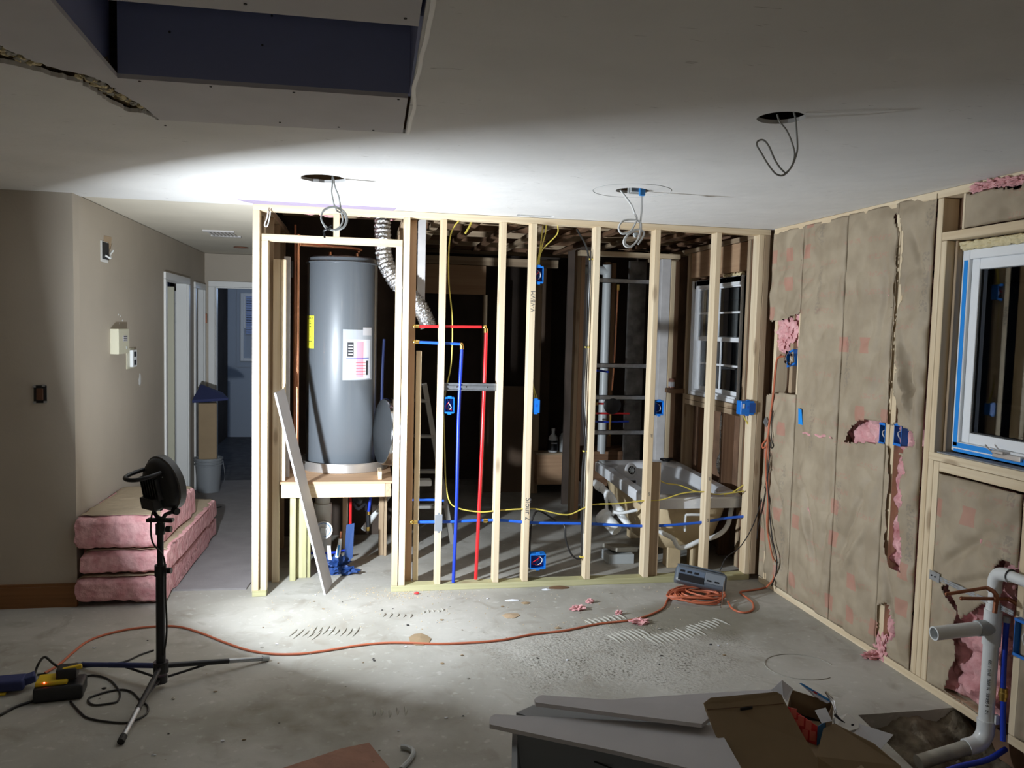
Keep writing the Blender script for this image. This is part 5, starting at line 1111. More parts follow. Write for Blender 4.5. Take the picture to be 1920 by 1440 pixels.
# hall clutter
gb_ = thing('grey_bucket', (-1.50, 8.45, .012), 'grey plastic bucket at the end of the hallway', 'bucket')
bc = Vector((-1.515, 8.42, .012))
build('bucket_body', MB().lathe([(0, 0), (.105, 0), (.13, .33), (.14, .33), (.14, .345), (.125, .345), (.10, .01), (0, .01)], bc, seg=32), BINP, gb_, smooth=True)
for z in (.27, .30): build('bucket_ring', MB().lathe([(.128, z), (.138, z+.004), (.138, z+.012), (.128, z+.016)], bc, seg=32), BINP, gb_)
build('wire_handle', MB().tube([bc+Vector((.14, 0, .31)), bc+Vector((.155, -.02, .22)), bc+Vector((.16, -.02, .15)), bc+Vector((.145, .01, .08))], .003, 6), GALV, gb_)
cb_ = tag(build('cardboard_carton', MB().obox((-1.525, 8.42, .63), (.17, .17, .56), Matrix.Rotation(R(12), 3, 'Z'), .003), CARD), 'tall cardboard carton standing in the grey bucket', 'carton')
nv = MB(); nv.prism([Vector((-1.645, 8.30, .925)), Vector((-1.33, 8.44, .935)), Vector((-1.40, 8.56, .98)), Vector((-1.62, 8.60, 1.06))], (0, 0, .02)); nv.prism([Vector((-1.645, 8.30, .915)), Vector((-1.33, 8.44, .933)), Vector((-1.63, 8.60, 1.055))], (0, .01, .01))
tag(build('navy_cloth', nv, NAVY), 'dark blue cloth draped over the top of the carton', 'cloth')
c = at(370, 918, 'z', 0)
fcord([(392, 955, .02), (405, 952, .02), (415, 950, .02)], 'short black cord on the hall carpet past the insulation stack')
vt = MB(); cv = at(415, 438, 'z', H)
for k in range(7): vt.box(cv.x-.09+k*.03, cv.x-.075+k*.03, cv.y-.16, cv.y+.16, H-.006, H+.004)
vt.box(cv.x-.11, cv.x+.13, cv.y-.2, cv.y-.16, H-.008, H+.004); vt.box(cv.x-.11, cv.x+.13, cv.y+.16, cv.y+.2, H-.008, H+.004)
tag(build('ceiling_vent', vt, GREYW), 'white vent grille in the hallway ceiling', 'vent')
cv = at(452, 464, 'z', H); tag(build('smoke_hole', MB().lathe([(0, 0), (.07, 0), (.07, .004), (0, .004)], (cv.x, cv.y, H-.003), seg=20), OLDCOPPER), 'brown round hole in the hallway ceiling near its far end', 'hole')
# ================================================================== CEILING HOLE WIRES
def wires(name, pts, y, r, m, label, cat='cable', extra=()):
    t = thing(name, at(*pts[0][:2], 'y', y), label, cat)
    build('wire_loop', MB().tube([at(p[0], p[1], 'y', p[2] if len(p) > 2 else y) for p in pts], r, 8, 6), m, t, smooth=True)
    for e in extra: build('wire_loop', MB().tube([at(p[0], p[1], 'y', p[2] if len(p) > 2 else y) for p in e], r, 8, 6), m, t, smooth=True)
    return t
w1 = wires('hanging_cable', [(624, 325), (623, 345), (622, 362), (627, 385), (632, 395), (645, 402), (649, 412), (645, 424), (634, 430), (620, 430), (608, 422), (602, 409), (606, 397), (618, 390), (632, 390), (643, 396), (650, 408), (647, 422), (637, 430), (622, 432)], 4.12, .0042, CABLEG, 'coiled grey cable hanging from the left ceiling hole in front of the header', extra=[[(624, 325), (628, 350), (635, 368), (638, 385), (640, 398), (643, 412), (638, 424), (626, 431), (612, 428), (604, 416)], [(602, 405), (607, 394), (620, 388), (636, 390), (648, 400), (651, 414), (644, 427), (628, 433)]])
build('twist_tie', MB().tube([at(622, 423, 'y', 4.11), at(614, 429, 'y', 4.10), at(607, 434, 'y', 4.11), at(609, 446, 'y', 4.11)], .005, 6), BLACK, w1)
w2_ = wires('hanging_cable', [(1163, 356), (1172, 368), (1184, 385), (1190, 400), (1194, 410), (1188, 425), (1180, 435), (1166, 438), (1160, 428), (1166, 416), (1178, 412), (1194, 413), (1202, 420), (1200, 440), (1192, 455), (1180, 463), (1171, 460), (1170, 450), (1180, 437), (1195, 430), (1207, 435), (1205, 445), (1196, 458)], 4.0, .0050, CABLEW, 'coiled white cable hanging from the circled middle ceiling hole', extra=[[(1204, 352), (1204, 370), (1203, 395), (1201, 415), (1200, 432), (1196, 448), (1184, 462), (1172, 456), (1176, 442), (1190, 432)]])
build('wire_cap', MB().blob(at(1192, 440, 'y', 4.02), (.014, .01, .014), .3, 2), PVCG, w2_)
wires('hanging_cable', [(1457, 214), (1462, 228), (1475, 245), (1485, 268), (1490, 290), (1484, 312), (1470, 328), (1455, 326), (1440, 308), (1428, 288), (1419, 272), (1422, 264), (1432, 263), (1442, 275), (1452, 298), (1462, 314), (1474, 326)], 2.52, .0031, CABLEG, 'looped grey cable hanging from the nearest ceiling hole at the right', extra=[[(1488, 208), (1492, 225), (1494, 250), (1495, 280), (1490, 300), (1482, 316), (1470, 327)]])
wires('hanging_cable', [(503, 395), (500, 410), (496, 422), (501, 424), (505, 410), (507, 396)], 5.13, .004, CABLEW, 'short white cable loop hanging at the top of the left trimmer stud')
c = at(1198, 357, 'z', H); jb = thing('junction_box', (c.x, c.y, H), 'small grey junction box and white connectors in the circled ceiling hole', 'junction box')
build('box_shell', MB().box(c.x-.045, c.x+.04, c.y-.01, c.y+.05, H-.012, H+.05, .003), PVCG, jb); build('connector', MB().box(c.x-.005, c.x+.025, c.y-.03, c.y-.01, H-.03, H+.01, .003), BLUEP, jb)
c = at(1462, 219, 'z', H+.03); tag(build('junction_box', MB().box(1.30, 1.42, 2.47, 2.57, H+.06, H+.10, .003), PVCG), 'grey metal box visible inside the nearest ceiling hole', 'junction box')
c = at(1004, 404, 'z', H)
tag(build('hole_grille', MB().box(.98, 1.17, 5.045, 5.10, H+.004, H+.012), PVCG), 'grey grille in the narrow ceiling slot beside the top plate', 'grille')
# ================================================================== RADIO, CORD COIL, FLOOR ITEMS
cc_ = Vector((2.16, 4.80, 0)); cm = []
for k in range(10):
    rx, ry = random.uniform(.10, .215), random.uniform(.07, .15); ox, oy = random.uniform(-.05, .05), random.uniform(-.03, .04); tl_ = random.uniform(-.5, .5)
    for i in range(9):
        a = i*2*PI/9+k*.25; vx, vy = rx*math.cos(a), ry*math.sin(a)
        cm.append(cc_+Vector((ox+vx*math.cos(tl_)-vy*math.sin(tl_)*.6, oy+vy*math.cos(tl_)+vx*math.sin(tl_)*.4, .012+.005*(k % 6)+.010*(1+math.sin(a*2+k*1.3)))))
coil = tag(build('extension_cord', MB().tube(cm, .0060, 8, 4), CABLEO, smooth=True), 'orange extension cord coiled in a heap under the grey radio', 'cord')
fcord([(1365, 1128, .02), (1372, 1140), (1385, 1147), (1400, 1148), (1412, 1142), (1411, 1130), (1402, 1122), (1392, 1115), (1388, 1110), (1398, 1108), (1420, 1105), (1437, 1101)], 'end of the orange cord curling on the floor toward the window wall', CABLEO, .0062)
t = thing('extension_cord', at(1470, 670, 'x', XR-.03), 'orange cords hanging from the tilted blue box down to the floor plate', 'cord')
def wallrun(pts, m, r, nm='cord_strand', dx=.03): build(nm, MB().tube([at(p[0], p[1], 'x', XR-(p[2] if len(p) > 2 else dx)) for p in pts], r, 8, 6), m, t, smooth=True)
wallrun([(1470, 668), (1458, 672), (1455, 690), (1452, 720), (1448, 755), (1444, 780), (1440, 820), (1436, 860), (1437, 900), (1440, 940), (1438, 980), (1443, 1020), (1452, 1060), (1450, 1085), (1437, 1101, .08)], CABLEO, .0062)
wallrun([(1465, 665), (1455, 680), (1450, 730), (1446, 765), (1441, 800), (1441, 840), (1442, 900), (1441, 950), (1440, 1000), (1448, 1040), (1456, 1055)], OLDCOPPER, .0050)
wallrun([(1446, 772), (1442, 800), (1438, 822), (1430, 832), (1430, 840), (1436, 836), (1440, 826)], CABLEO, .0050)
wallrun([(1450, 770), (1446, 800), (1447, 825), (1450, 836), (1446, 840), (1443, 830), (1441, 860), (1438, 900), (1430, 950), (1422, 985), (1419, 1010)], CABLEK, .0035, 'black_strand')
wallrun([(1443, 850), (1440, 900), (1443, 960), (1448, 1010), (1456, 1045), (1455, 1075), (1447, 1098)], CABLEK, .0045, 'black_strand', .035)
c = at(1436, 791, 'x', XR-.035); build('grey_tie', MB().obox(c, (.008, .05, .05), Matrix.Rotation(R(35), 3, 'X'), .002), GALV, t)
P = [at(1441, 880, 'x', XR-.04), at(1430, 930, 'y', 5.05), at(1412, 985, 'y', 4.98), at(1388, 1025, 'y', 4.95), at(1362, 1045, 'y', 4.92), at(1350, 1070, 'y', 4.90)]
tag(build('cord', MB().tube(P, .0035, 8, 6), CABLEK, smooth=True), 'thin black cord drooping from the hanging cords down to the radio', 'cord')
rd = thing('radio', (2.20, 4.90, .03), 'grey portable radio lying tilted on the coiled orange cord', 'radio')
q = Matrix.Rotation(R(-20), 3, 'Z')@Matrix.Rotation(R(9), 3, 'Y')@Matrix.Rotation(R(-28), 3, 'X'); c0 = Vector((2.20, 4.87, .108))
def ro(mm, x0, x1, y0, y1, z0, z1, bv=0): mm.obox(c0+q@Vector(((x0+x1)/2, (y0+y1)/2, (z0+z1)/2)), (x1-x0, y1-y0, z1-z0), q, bv)
m = MB(); ro(m, -.165, .165, -.05, .06, -.055, .055, .022); build('radio_body', m, RADIO, rd, smooth=True)
m = MB(); ro(m, -.15, .02, -.056, -.049, .0, .035, .002); build('front_panel', m, mat('blue_grey_panel', (.12, .155, .21), .4), rd)
m = MB(); ro(m, .022, .15, -.056, -.049, -.03, .038, .002); build('cassette_door', m, RADIOL, rd)
m = MB(); ro(m, -.148, .018, -.055, -.049, -.045, -.003, .002); build('speaker_grille', m, BLACK, rd)
for x in (-.125, -.08, -.035, .05, .1):
    m = MB(); ro(m, x-.015, x+.015, -.0585, -.056, .008 if x < .03 else -.018, .022 if x < .03 else -.008, .002); build('button', m, BLACK, rd)
m = MB(); ro(m, -.14, .12, -.005, .01, .056, .060); build('dial_scale', m, BLACK, rd)
build('carry_handle', MB().tube([c0+q@Vector((-.14, .03, .05)), c0+q@Vector((-.13, .03, .072)), c0+q@Vector((.13, .03, .072)), c0+q@Vector((.14, .03, .05))], .009, 8, 3), RADIO, rd, smooth=True)
m = MB(); ro(m, -.160, -.13, -.052, -.048, -.05, -.03, .003); build('corner_foot', m, PVCG, rd)
build('antenna', MB().cyl(c0+q@Vector((.145, -.045, .02)), at(1352, 1140, 'z', .012), .0028, 8), CHROME, rd)
# small things on the floor
def scrap(px, py, sx, sy, mm, label, name='cardboard_scrap', cat='scrap', h=.004, seed=0, group=None):
    c = at(px, py, 'z', 0); pts = []
    for k in range(9):
        a = k*2*PI/9; rr_ = 1+.45*noise.noise(Vector((k*1.7, seed, 0))); pts.append(Vector((c.x+sx*rr_*math.cos(a), c.y+sy*rr_*math.sin(a), .001+.012*abs(noise.noise(Vector((k, seed, 3)))))))
    m = MB(); ctr = m.bm.verts.new(c+Vector((0, 0, .008))); vs = [m.bm.verts.new(p) for p in pts]
    for k in range(9): m.bm.faces.new((ctr, vs[k], vs[(k+1) % 9]))
    return tag(build(name, m, mm, solid=h), label, cat, group)
scrap(788, 1199, .06, .09, CARD, 'round brown cardboard scrap under the middle of the orange cord', seed=1)
scrap(958, 1155, .055, .045, CARDL, 'torn cardboard strip on the bright floor before the handwritten stud', seed=2)
scrap(1048, 1102, .07, .035, OLD['x'], 'dark wedge of broken wood beside the sill plate', 'wood_scrap', seed=3)
scrap(1024, 1106, .03, .015, PAPER, 'white chip just left of the dark wood wedge', 'plaster_chip', seed=4)
scrap(960, 1126, .05, .018, PAPER, 'flat white chip left of the brown paper shred', 'plaster_chip', seed=5)
scrap(986, 1131, .03, .02, CARD, 'small brown paper shred beside the flat white chip', 'paper_scrap', seed=6)
scrap(1046, 1178, .02, .012, CARD, 'tiny brown chip near the orange cord', 'paper_scrap', seed=12)
for k, (px, py, r_, lab) in enumerate([(1084, 1140, .045, 'pink insulation shred on the floor in front of the fifth stud'), (1106, 1127, .022, 'smallest pink shred nearer the sill plate'), (1200, 1165, .05, 'pink shred lying against the orange cord at the right'), (1160, 1149, .02, 'tiny pale shred between two pink ones')]):
    c = at(px, py, 'z', .012); tag(build('insulation_shred', MB().blob(c, (r_, r_*.6, .014), .6, 3, k+30, 10), PINK, smooth=True), lab, 'insulation')
c = at(781, 1112, 'z', .01); tag(build('red_stopper', MB().blob(c, (.017, .010, .009), .1, 2, 1), RED, smooth=True), 'small red plastic cap on the floor before the king stud', 'cap')
for k in range(70):
    if k < 45: px, py = random.uniform(490, 1400), random.uniform(1105, 1250)
    else: px, py = random.uniform(150, 900), random.uniform(1200, 1430)
    c = at(px, py, 'z', .003); s_ = random.uniform(.003, .011)
    tag(build('floor_crumb', MB().blob(c, (s_, s_*random.uniform(.4, 1), s_*.4), .5, 1, k), [PAPER, MORT, BLACK, CARD][k % 4]), 'small crumb of plaster or wood lying on the concrete floor', 'crumb', 'crumbs scattered on the floor')
dm = MB()
for k in range(500):
    c = at(random.gauss(760, 60) if k % 2 else random.uniform(500, 1300), random.gauss(1112, 6) if k % 2 else random.uniform(1098, 1180), 'z', .0015); s_ = random.uniform(.001, .004); dm.obox(c, (s_*2, s_, .002), Matrix.Rotation(k, 3, 'Z'))
tag(build('sawdust', dm, PINE['x']), 'fine sawdust scattered along the sill plate', 'sawdust', kind='stuff')
# ridged mortar patches left on the slab
def ridges(px, py, w, d, n, ang, label, seed):
    c = at(px, py, 'z', 0); m = MB(); q = Matrix.Rotation(R(ang), 3, 'Z')
    n = max(5, int(w/.027))
    for k in range(n):
        x = -w/2+w*k/(n-1); l = d*(.7+.5*noise.noise(Vector((k*.6, seed, 0)))); o_ = .02*noise.noise(Vector((k*.8, seed, 7)))
        pts = [c+q@Vector((x, o_-l/2, .0005)), c+q@Vector((x+.003, o_, .002)), c+q@Vector((x, o_+l/2, .0005))]
        m.tube(pts, .0035, 5, 3, rf=lambda t: .0015+.0055*math.sin(PI*t))
    tag(build('mortar_ridges', m, MORT), label, 'mortar')
ridges(572, 1189, .14, .16, 9, -20, 'ridged mortar patch at the left behind the orange cord', 1)
ridges(627, 1184, .24, .18, 15, -15, 'larger ridged mortar patch right beside the left one', 2)
ridges(745, 1154, .16, .10, 11, -12, 'ridged mortar patch in front of the king stud', 3)
ridges(812, 1146, .12, .06, 8, 10, 'faint ridged mortar patch in front of the nail-plated stud', 4)
ridges(1135, 1162, .24, .14, 15, 20, 'crisp ridged mortar patch crossed by the orange cord', 5)
ridges(1180, 1192, .22, .22, 14, 18, 'ridged mortar patch just below the orange cord', 6)
ridges(1265, 1192, .34, .20, 20, 18, 'widest ridged mortar patch below the coiled cord', 7)
ridges(1325, 1172, .24, .16, 13, 25, 'ridged mortar patch right of the widest one on the brown stain', 8)
ridges(730, 1335, .14, .10, 8, 0, 'dim ridged mortar patch in the dark foreground', 9)
pr = at(1500, 1250, 'z', .0006)
tag(build('chalk_ring', MB().tube([Vector((pr.x+.18*math.cos(a*PI/20), pr.y+.16*math.sin(a*PI/20), .001)) for a in range(34)], .003, 4, 1), MORT), 'pale partial ring stain on the slab near the trench', 'ring stain')
# cardboard sheet at the bottom
tag(build('cardboard_sheet', MB().prism([at(500, 1452, 'z', .002), at(640, 1405, 'z', .002), at(692, 1394, 'z', .002), at(745, 1460, 'z', .002), at(700, 1500, 'z', .002), at(500, 1500, 'z', .002)], (0, 0, .004)), WAX), 'reddish brown board lying flat at the bottom edge of the picture', 'board')
tag(build('rubber_strap', MB().tube([at(p[0], p[1], 'z', .012) for p in ((752, 1442), (768, 1425), (775, 1410), (765, 1402), (752, 1400))], .010, 8, 5), PVCG, smooth=True), 'short curved grey strap on the dark floor at the bottom', 'strap')
# ladder in the dark inner doorway
ld = thing('step_ladder', (.62, 6.5, 0), 'pale ladder leaning in the dark behind the nail-plated stud', 'ladder')
LADM = mat('dull_ladder_metal', (.26, .25, .23), .6, .2)  # even dull grey-tan for the ladder
build('rail', MB().obox(Vector((.60, 6.30, .62)), (.04, .07, 1.34), Matrix.Rotation(R(-11), 3, 'Y'), .004), LADM, ld)
build('rail', MB().obox(Vector((.46, 6.75, .72)), (.022, .05, 1.46), Matrix.Rotation(R(3), 3, 'X'), .004), BINP, ld)
for z in (.30, .58, .86, 1.14): build('rung', MB().box(.40, .60-(z-.62)*.19, 6.26, 6.34, z-.012, z+.012, .003), LADM, ld)
build('pinch_cap', MB().box(.41, .53, 6.1, 6.2, .50, .545, .01), PVC, ld)
# ================================================================== DRAIN PIPES AT THE TRENCH
dx_ = 2.70; dy_ = 2.968
ds = thing('vent_stack', (dx_, dy_, -0.0750), 'white plastic vent stack rising from the trench with a side stub and top elbow', 'pipe')
r_ = .030
build('pipe', MB().tube([(dx_, dy_, 0.0050), (dx_, dy_, 0.4450)], .031, 28, 1), PVC, ds, smooth=True); build('pipe', MB().tube([(dx_, dy_, 0.4250), (dx_, dy_, 0.6850)], .0235, 28, 1), PVC, ds, smooth=True); build('reducer', MB().tube([(dx_, dy_, 0.5450), (dx_, dy_, 0.5850)], .030, 28, 1), PVC, ds, smooth=True)
build('top_elbow', MB().tube([(dx_, dy_, 0.6350), (dx_, dy_, 0.6850), (dx_+.002, dy_-.02, 0.7170), (dx_+.006, dy_-.075, 0.7270)], .029, 24, 8), PVC, ds, smooth=True)
build('level_pipe', MB().tube([(dx_+.004, dy_-.06, 0.7270), (dx_+.01, dy_-.9, 0.7250)], .0235, 24, 1), PVC, ds, smooth=True)
build('joint_ring', MB().cyl((dx_+.006, dy_-.073, 0.7270), (dx_+.006, dy_-.078, 0.7270), .0297, 24), BLACK, ds)
build('tee', MB().tube([(dx_, dy_, 0.4000), (dx_, dy_, 0.5550)], .036, 28, 1), PVC, ds, smooth=True); build('tee_branch', MB().tube([(dx_, dy_, 0.4770), (dx_-.075, dy_, 0.4750)], .034, 24, 1), PVCG, ds, smooth=True)
st2 = MB(); st2.lathe([(.024, 0), (.030, 0), (.030, .26), (.024, .26), (.024, 0)], (dx_-.285, dy_, 0.4620), (1, 0, .055), 28); build('stub_pipe', st2, PVC, ds, smooth=True)
build('bottom_elbow', MB().tube([(dx_, dy_, 0.0650), (dx_, dy_, 0.0050), (dx_-.03, dy_, -0.0400), (dx_-.09, dy_, -0.0550)], .036, 24, 8), PVC, ds, smooth=True)
build('buried_pipe', MB().tube([(dx_-.08, dy_, -0.0550), (dx_-.33, dy_-.01, -0.1000)], .031, 20, 1), mat('dusty_pvc', (.40, .38, .32), .9, var=.2, vscale=15), ds, smooth=True)
text('pipe_lettering', '1/2   0 SERIES   N-PIPE   PVC 1120', .017, INK, (dx_-.022, dy_-.026, .22), (0, 0, 1), (-.75, .65, 0), ds, .0008)
for k, (a, b_) in enumerate((((1775, 1114), (1850, 1102)), ((1803, 1122), (1890, 1123)))):
    P = [at(*a, 'y', 2.95-.02*k), at(*b_, 'y', 2.95-.02*k)]; tt = thing('copper_stub', P[1], ['upper copper stub poking out past the white vent stack', 'lower copper stub poking out past the white vent stack'][k], 'pipe')
    build('stub', MB().cyl(P[0], P[1], .0075, 12), OLDCOPPER, tt, smooth=True); build('stub_cap', MB().blob(P[0], (.009, .009, .009), 0, 2), OLDCOPPER, tt, smooth=True)
    build('fitting', MB().tube([P[1], P[1]+Vector((.02, -.03, -.02)), P[1]+Vector((.02, -.03, -.10))], .010, 8, 3), OLDCOPPER, tt, smooth=True)
t = thing('supply_pipe', (2.80, 2.975, -.05), 'cobalt blue supply pipe with a brass joint beside the vent stack', 'pipe')
build('pipe', MB().tube([(2.74, 2.935, .515), (2.735, 2.93, .35), (2.735, 2.925, .215)], .0115, 12, 3), PEXD, t, smooth=True); build('pipe', MB().tube([(2.735, 2.918, .18), (2.735, 2.915, .10), (2.73, 2.90, 0)], .0115, 12, 3), PEXD, t, smooth=True)
build('brass_joint', MB().lathe([(0, 0), (.016, 0), (.016, .015), (.019, .018), (.019, .035), (.016, .038), (.016, .055), (0, .055)], (2.735, 2.922, .17), seg=16), BRASS, t, smooth=True); build('top_ring', MB().cyl((2.74, 2.935, .51), (2.74, 2.935, .535), .015, 14), PVCG, t); build('white_clip', MB().box(2.71, 2.728, 2.925, 2.94, .06, .10), PVC, t)
tag(build('supply_pipe', MB().tube([at(1885, 1405, 'z', -.05), at(1850, 1425, 'z', -.06), at(1790, 1440, 'z', -.07), at(1720, 1470, 'z', -.08)], .012, 12, 5), PEXD, smooth=True), 'blue pipe curving along the soil at the bottom right corner', 'pipe')
a, b_ = at(1748, 1078, 'x', XR-.024), at(1900, 1150, 'x', XR-.024)
m = MB(); l = (b_-a).length; d_ = (b_-a).normalized(); q = Matrix((Vector((-1, 0, 0)), d_, d_.cross(Vector((-1, 0, 0)))*-1)).transposed()
t = thing('pipe_bracket', a, 'galvanised steel bracket screwed to the short stud and running behind the copper stubs', 'bracket')
for o_, w_ in ((0, .034), ): m.obox(a+d_*l/2, (.003, l, .022), q, .0)
for o_ in (-.009, 0, .009): m.obox(a+d_*l/2+(q@Vector((.003, 0, o_))), (.003, l, .003), q)
build('slotted_bar', m, GALV, t); build('end_plate', MB().obox(a+d_*.02+q@Vector((.004, 0, .0)), (.003, .07, .045), q, .001), GALV, t)
for k in (-.012, .012): build('screw_head', MB().cyl(a+d_*(.015+k)+Vector((-.009, 0, 0)), a+d_*(.015+k)+Vector((-.005, 0, 0)), .004, 8), BLACK, t)
for k in range(34):
    x, y = random.uniform(2.12, 2.72), random.uniform(2.5, 3.17); s_ = random.uniform(.006, .022)
    tag(build('rubble_stone', MB().blob((x, y, -.145+.07*noise.fractal(Vector((x*5, y*5, 0)), 1, 2, 5)+s_*.3), (s_, s_*.8, s_*.6), .5, 2, k), ROCK if k % 3 else MORT), 'small pale stone lying on the dug soil in the trench', 'stone', 'stones in the trench')
tag(build('red_rag', MB().blob((2.50, 3.02, -.12), (.05, .02, .008), .6, 3, 2, 9), RED, smooth=True), 'small red scrap on the soil beside the buried pipe', 'scrap')
# ================================================================== FOREGROUND HEAP
def Z(px, py, z): return at(px, py, 'z', z)
bn = thing('grey_bin', (.95, 2.25, 0), 'dark grey plastic bin under the drywall offcuts', 'bin')
tl, tr_ = Vector((.515, 2.60, .345)), Vector((1.20, 2.45, .345)); w_ = Vector((-.12, -.62, 0))
def binring(s, z, g=0):
    c = (tl+tr_)/2+w_/2; out = []
    for p in (tl, tr_, tr_+w_, tl+w_): v = (p-c); out.append(Vector((c.x+v.x*(s+g), c.y+v.y*(s+g), z)))
    return out
build('bin_body', MB().loft([binring(.84, 0), binring(.97, .325), binring(1.0, .325), binring(1.0, .345), binring(.95, .345), binring(.82, .01)], True, True), BINP, bn)
cn = tag(build('moving_carton', MB().prism([Vector((1.34, 2.44, 0)), Vector((1.50, 2.74, 0)), Vector((1.70, 2.66, 0)), Vector((1.66, 2.20, 0)), Vector((1.50, 1.95, 0))], (0, 0, .275)), CARD), 'big closed cardboard carton under the open boxes at the lower right', 'carton')
def slab(pts, z, th, m, label, name='drywall_offcut', cat='drywall'):
    P = [Z(p[0], p[1], p[2] if len(p) > 2 else z) for p in pts]; P = [Vector(p) for p in P]
    mm = MB(); mm.prism(P, (0, 0, -th)); return tag(build(name, mm, m), label, cat)
slab([(968, 1336), (1000, 1322), (1140, 1330), (1330, 1345), (1340, 1420), (1160, 1400)], .362, .010, BINP, 'grey lid sheet directly on top of the bin', 'bin_lid', 'lid')
slab([(1130, 1313), (1300, 1301), (1452, 1292), (1475, 1325), (1400, 1345), (1150, 1330)], .372, .010, GYP, 'broad grey drywall sheet at the back of the heap')
slab([(918, 1345), (928, 1339), (1120, 1349), (1345, 1360), (1390, 1440), (1290, 1440), (1160, 1409), (918, 1358)], .392, .014, GYP, 'long drywall offcut nearest to us, sticking out left over the bin')
slab([(1002, 1310), (1014, 1303), (1160, 1313), (1322, 1326), (1330, 1346), (1316, 1357), (1200, 1343), (1004, 1317)], .425, .014, GYP, 'narrower upper drywall strip pointing left behind the nearest offcut')
# open cardboard box with raised flap
ob_ = thing('open_carton', (1.22, 2.30, .39), 'opened brown carton with a tall slotted flap facing us', 'box')
def PY_(px, py, y): return at(px, py, 'y', y)
F = [PY_(1323, 1330, 2.46), PY_(1320, 1318, 2.47), PY_(1333, 1308, 2.48), PY_(1456, 1297, 2.48), PY_(1466, 1303, 2.47), PY_(1472, 1320, 2.46), PY_(1533, 1425, 2.32), PY_(1366, 1436, 2.32)]
n_ = (F[3]-F[7]).cross(F[5]-F[7]).normalized()
m = MB(); m.prism(F, n_*.004); build('raised_flap', m, CARD, ob_)
c_ = PY_(1398, 1327, 2.452); m = MB(); m.obox(c_-Vector((0, .006, 0)), (.045, .004, .010), Matrix.Rotation(R(-4), 3, 'Y'), .001); build('flap_slot', m, BLACK, ob_)
a, b_ = PY_(1325, 1331, 2.453), PY_(1470, 1319, 2.453); build('fold_line', MB().cyl(a, b_, .0012, 6), OLD['x'], ob_)
m = MB(); m.prism([PY_(1366, 1436, 2.32), PY_(1533, 1425, 2.32), PY_(1540, 1520, 2.20), PY_(1350, 1530, 2.20)], (0, .004, .0)); build('box_side', m, CARD, ob_)
m = MB(); m.prism([PY_(1313, 1411, 2.36), PY_(1332, 1416, 2.36), PY_(1380, 1440, 2.30), PY_(1400, 1500, 2.25), PY_(1335, 1490, 2.28)], (.002, .004, 0)); build('side_flap', m, CARDL, ob_)
m = MB(); m.prism([PY_(1532, 1420, 2.33), PY_(1545, 1368, 2.46), PY_(1566, 1358, 2.50), PY_(1640, 1396, 2.45), PY_(1690, 1438, 2.40), PY_(1690, 1530, 2.25), PY_(1540, 1530, 2.22)], (0, .004, .002)); build('right_flap', m, CARD, ob_)
# red and blue printed box
rb = thing('printed_box', (1.62, 2.58, .34), 'open red and blue printed box with white flaps', 'box')
A, B_, C_, = PY_(1477, 1324, 2.60), PY_(1533, 1362, 2.50), PY_(1549, 1352, 2.53)
Dn = Vector((0, 0, -.14)); back = PY_(1484, 1293, 2.72); br_ = PY_(1562, 1318, 2.68)
def quad(par, nm, pts, m, th=.002):
    pts = [Vector(p) for p in pts]; n_ = (pts[1]-pts[0]).cross(pts[2]-pts[0]).normalized(); mm = MB(); vs = [mm.bm.verts.new(p) for p in pts]; mm.bm.faces.new(vs)
    return build(nm, mm, m, par, solid=th)
quad(rb, 'front_side', [A, B_, B_+Dn, A+Dn], RED); quad(rb, 'edge_panel', [B_, B_.lerp(C_, .9), B_.lerp(C_, .9)+Dn, B_+Dn], BLUEP)
quad(rb, 'right_side', [C_, br_, br_+Dn, C_+Dn], CARD); quad(rb, 'back_side', [back, br_, br_+Dn, back+Dn], CARD); quad(rb, 'left_side', [A, back, back+Dn, A+Dn], CARD)
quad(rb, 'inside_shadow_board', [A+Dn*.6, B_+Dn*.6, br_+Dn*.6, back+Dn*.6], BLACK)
tf = quad(rb, 'top_flap', [PY_(1499, 1281, 2.74), PY_(1504, 1281, 2.74), PY_(1559, 1315, 2.68), PY_(1551, 1319, 2.67), PY_(1530, 1309, 2.70)], PAPER)
quad(rb, 'flap_edge', [PY_(1499, 1281.5, 2.735), PY_(1503, 1281, 2.735), PY_(1559, 1313.5, 2.675), PY_(1557, 1316.5, 2.672)], BLUEP, .003)
quad(rb, 'flap_mark', [PY_(1523, 1296.5, 2.70), PY_(1527, 1296, 2.70), PY_(1533, 1300.5, 2.695), PY_(1531, 1302, 2.695)], RED, .005)
quad(rb, 'side_flap', [PY_(1528, 1332, 2.52), PY_(1548, 1327, 2.55), PY_(1560, 1352, 2.49), PY_(1541, 1356, 2.47)], PAPER)
quad(rb, 'left_flap', [PY_(1446, 1294, 2.66), PY_(1466, 1275, 2.68), PY_(1487, 1292, 2.70), PY_(1476, 1316, 2.62), PY_(1468, 1306, 2.63)], PAPER)
fr = [A.lerp(B_, t)+Dn*z for t, z in ((.2, .05), (.45, .12), (.7, .1), (.3, .3), (.6, .4), (.85, .3))]
m = MB()
for p in fr: m.obox(p-Vector((.004, .008, 0)), (.02, .002, .035), Matrix.Rotation(R(-40), 3, 'Z'))
build('printed_marks', m, mat('light_red_print', (.75, .16, .13), .5), rb)
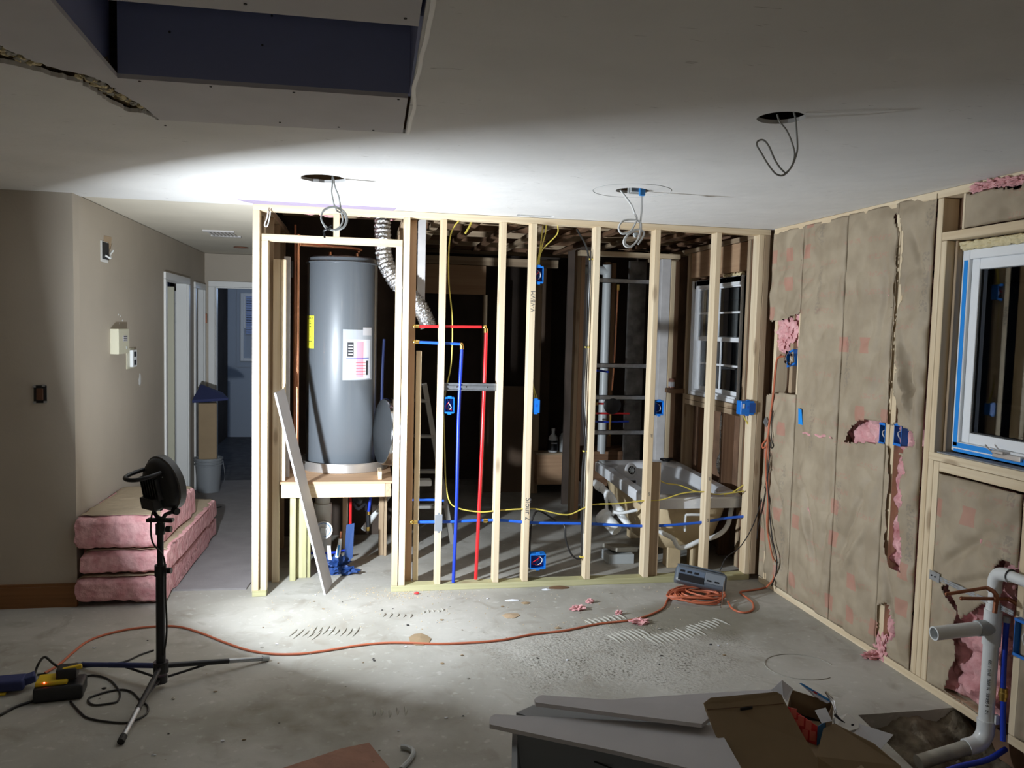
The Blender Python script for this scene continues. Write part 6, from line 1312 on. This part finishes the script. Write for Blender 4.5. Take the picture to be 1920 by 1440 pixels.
pb = thing('white_packet', (1.76, 2.48, .33), 'white plastic packet lying right of the printed box', 'packet')
quad(pb, 'packet_face', [PY_(1563, 1348, 2.60), PY_(1588, 1340, 2.62), PY_(1609, 1358, 2.58), PY_(1609, 1368, 2.55), PY_(1592, 1373, 2.52), PY_(1566, 1365, 2.53)], WHITE, .012)
c_ = PY_(1596, 1360, 2.55); build('packet_hole', MB().blob(c_+Vector((0, -.008, .006)), (.006, .003, .004), 0, 2), BLACK, pb)
quad(pb, 'packet_sleeve', [PY_(1609, 1357, 2.585), PY_(1675, 1378, 2.55), PY_(1651, 1405, 2.48), PY_(1600, 1380, 2.50)], PAPER, .003)
pl = thing('pliers', PY_(1570, 1325, 2.62), 'shiny pliers resting on the edge of the printed box', 'pliers')
build('handle', MB().tube([PY_(1548, 1297, 2.66), PY_(1556, 1310, 2.64), PY_(1563, 1325, 2.61), PY_(1567, 1338, 2.585)], .004, 8, 4), CHROME, pl, smooth=True)
build('handle', MB().tube([PY_(1552, 1298, 2.65), PY_(1563, 1312, 2.63), PY_(1566, 1326, 2.60), PY_(1569, 1338, 2.58)], .003, 8, 4), CHROME, pl, smooth=True)
build('jaw', MB().tube([PY_(1566, 1340, 2.58), PY_(1574, 1348, 2.56), PY_(1584, 1355, 2.54)], .005, 8, 4, rf=lambda t: .006*(1-.7*t)), BLACKM, pl, smooth=True)
tag(build('wire_tool', MB().tube([PY_(1095, 1419, 2.56), PY_(1112, 1427, 2.52), PY_(1130, 1434, 2.50), PY_(1150, 1442, 2.46)], .0028, 8, 3), BLACK, smooth=True), 'black nail-like rod lying low in front of the bin', 'rod')
# unseen stand added to carry the foreground fill behind us
bb = thing('fill_lamp_stand', (-.3, -1.7, 0), 'added unseen lamp stand behind the viewer for the foreground fill', 'lamp')
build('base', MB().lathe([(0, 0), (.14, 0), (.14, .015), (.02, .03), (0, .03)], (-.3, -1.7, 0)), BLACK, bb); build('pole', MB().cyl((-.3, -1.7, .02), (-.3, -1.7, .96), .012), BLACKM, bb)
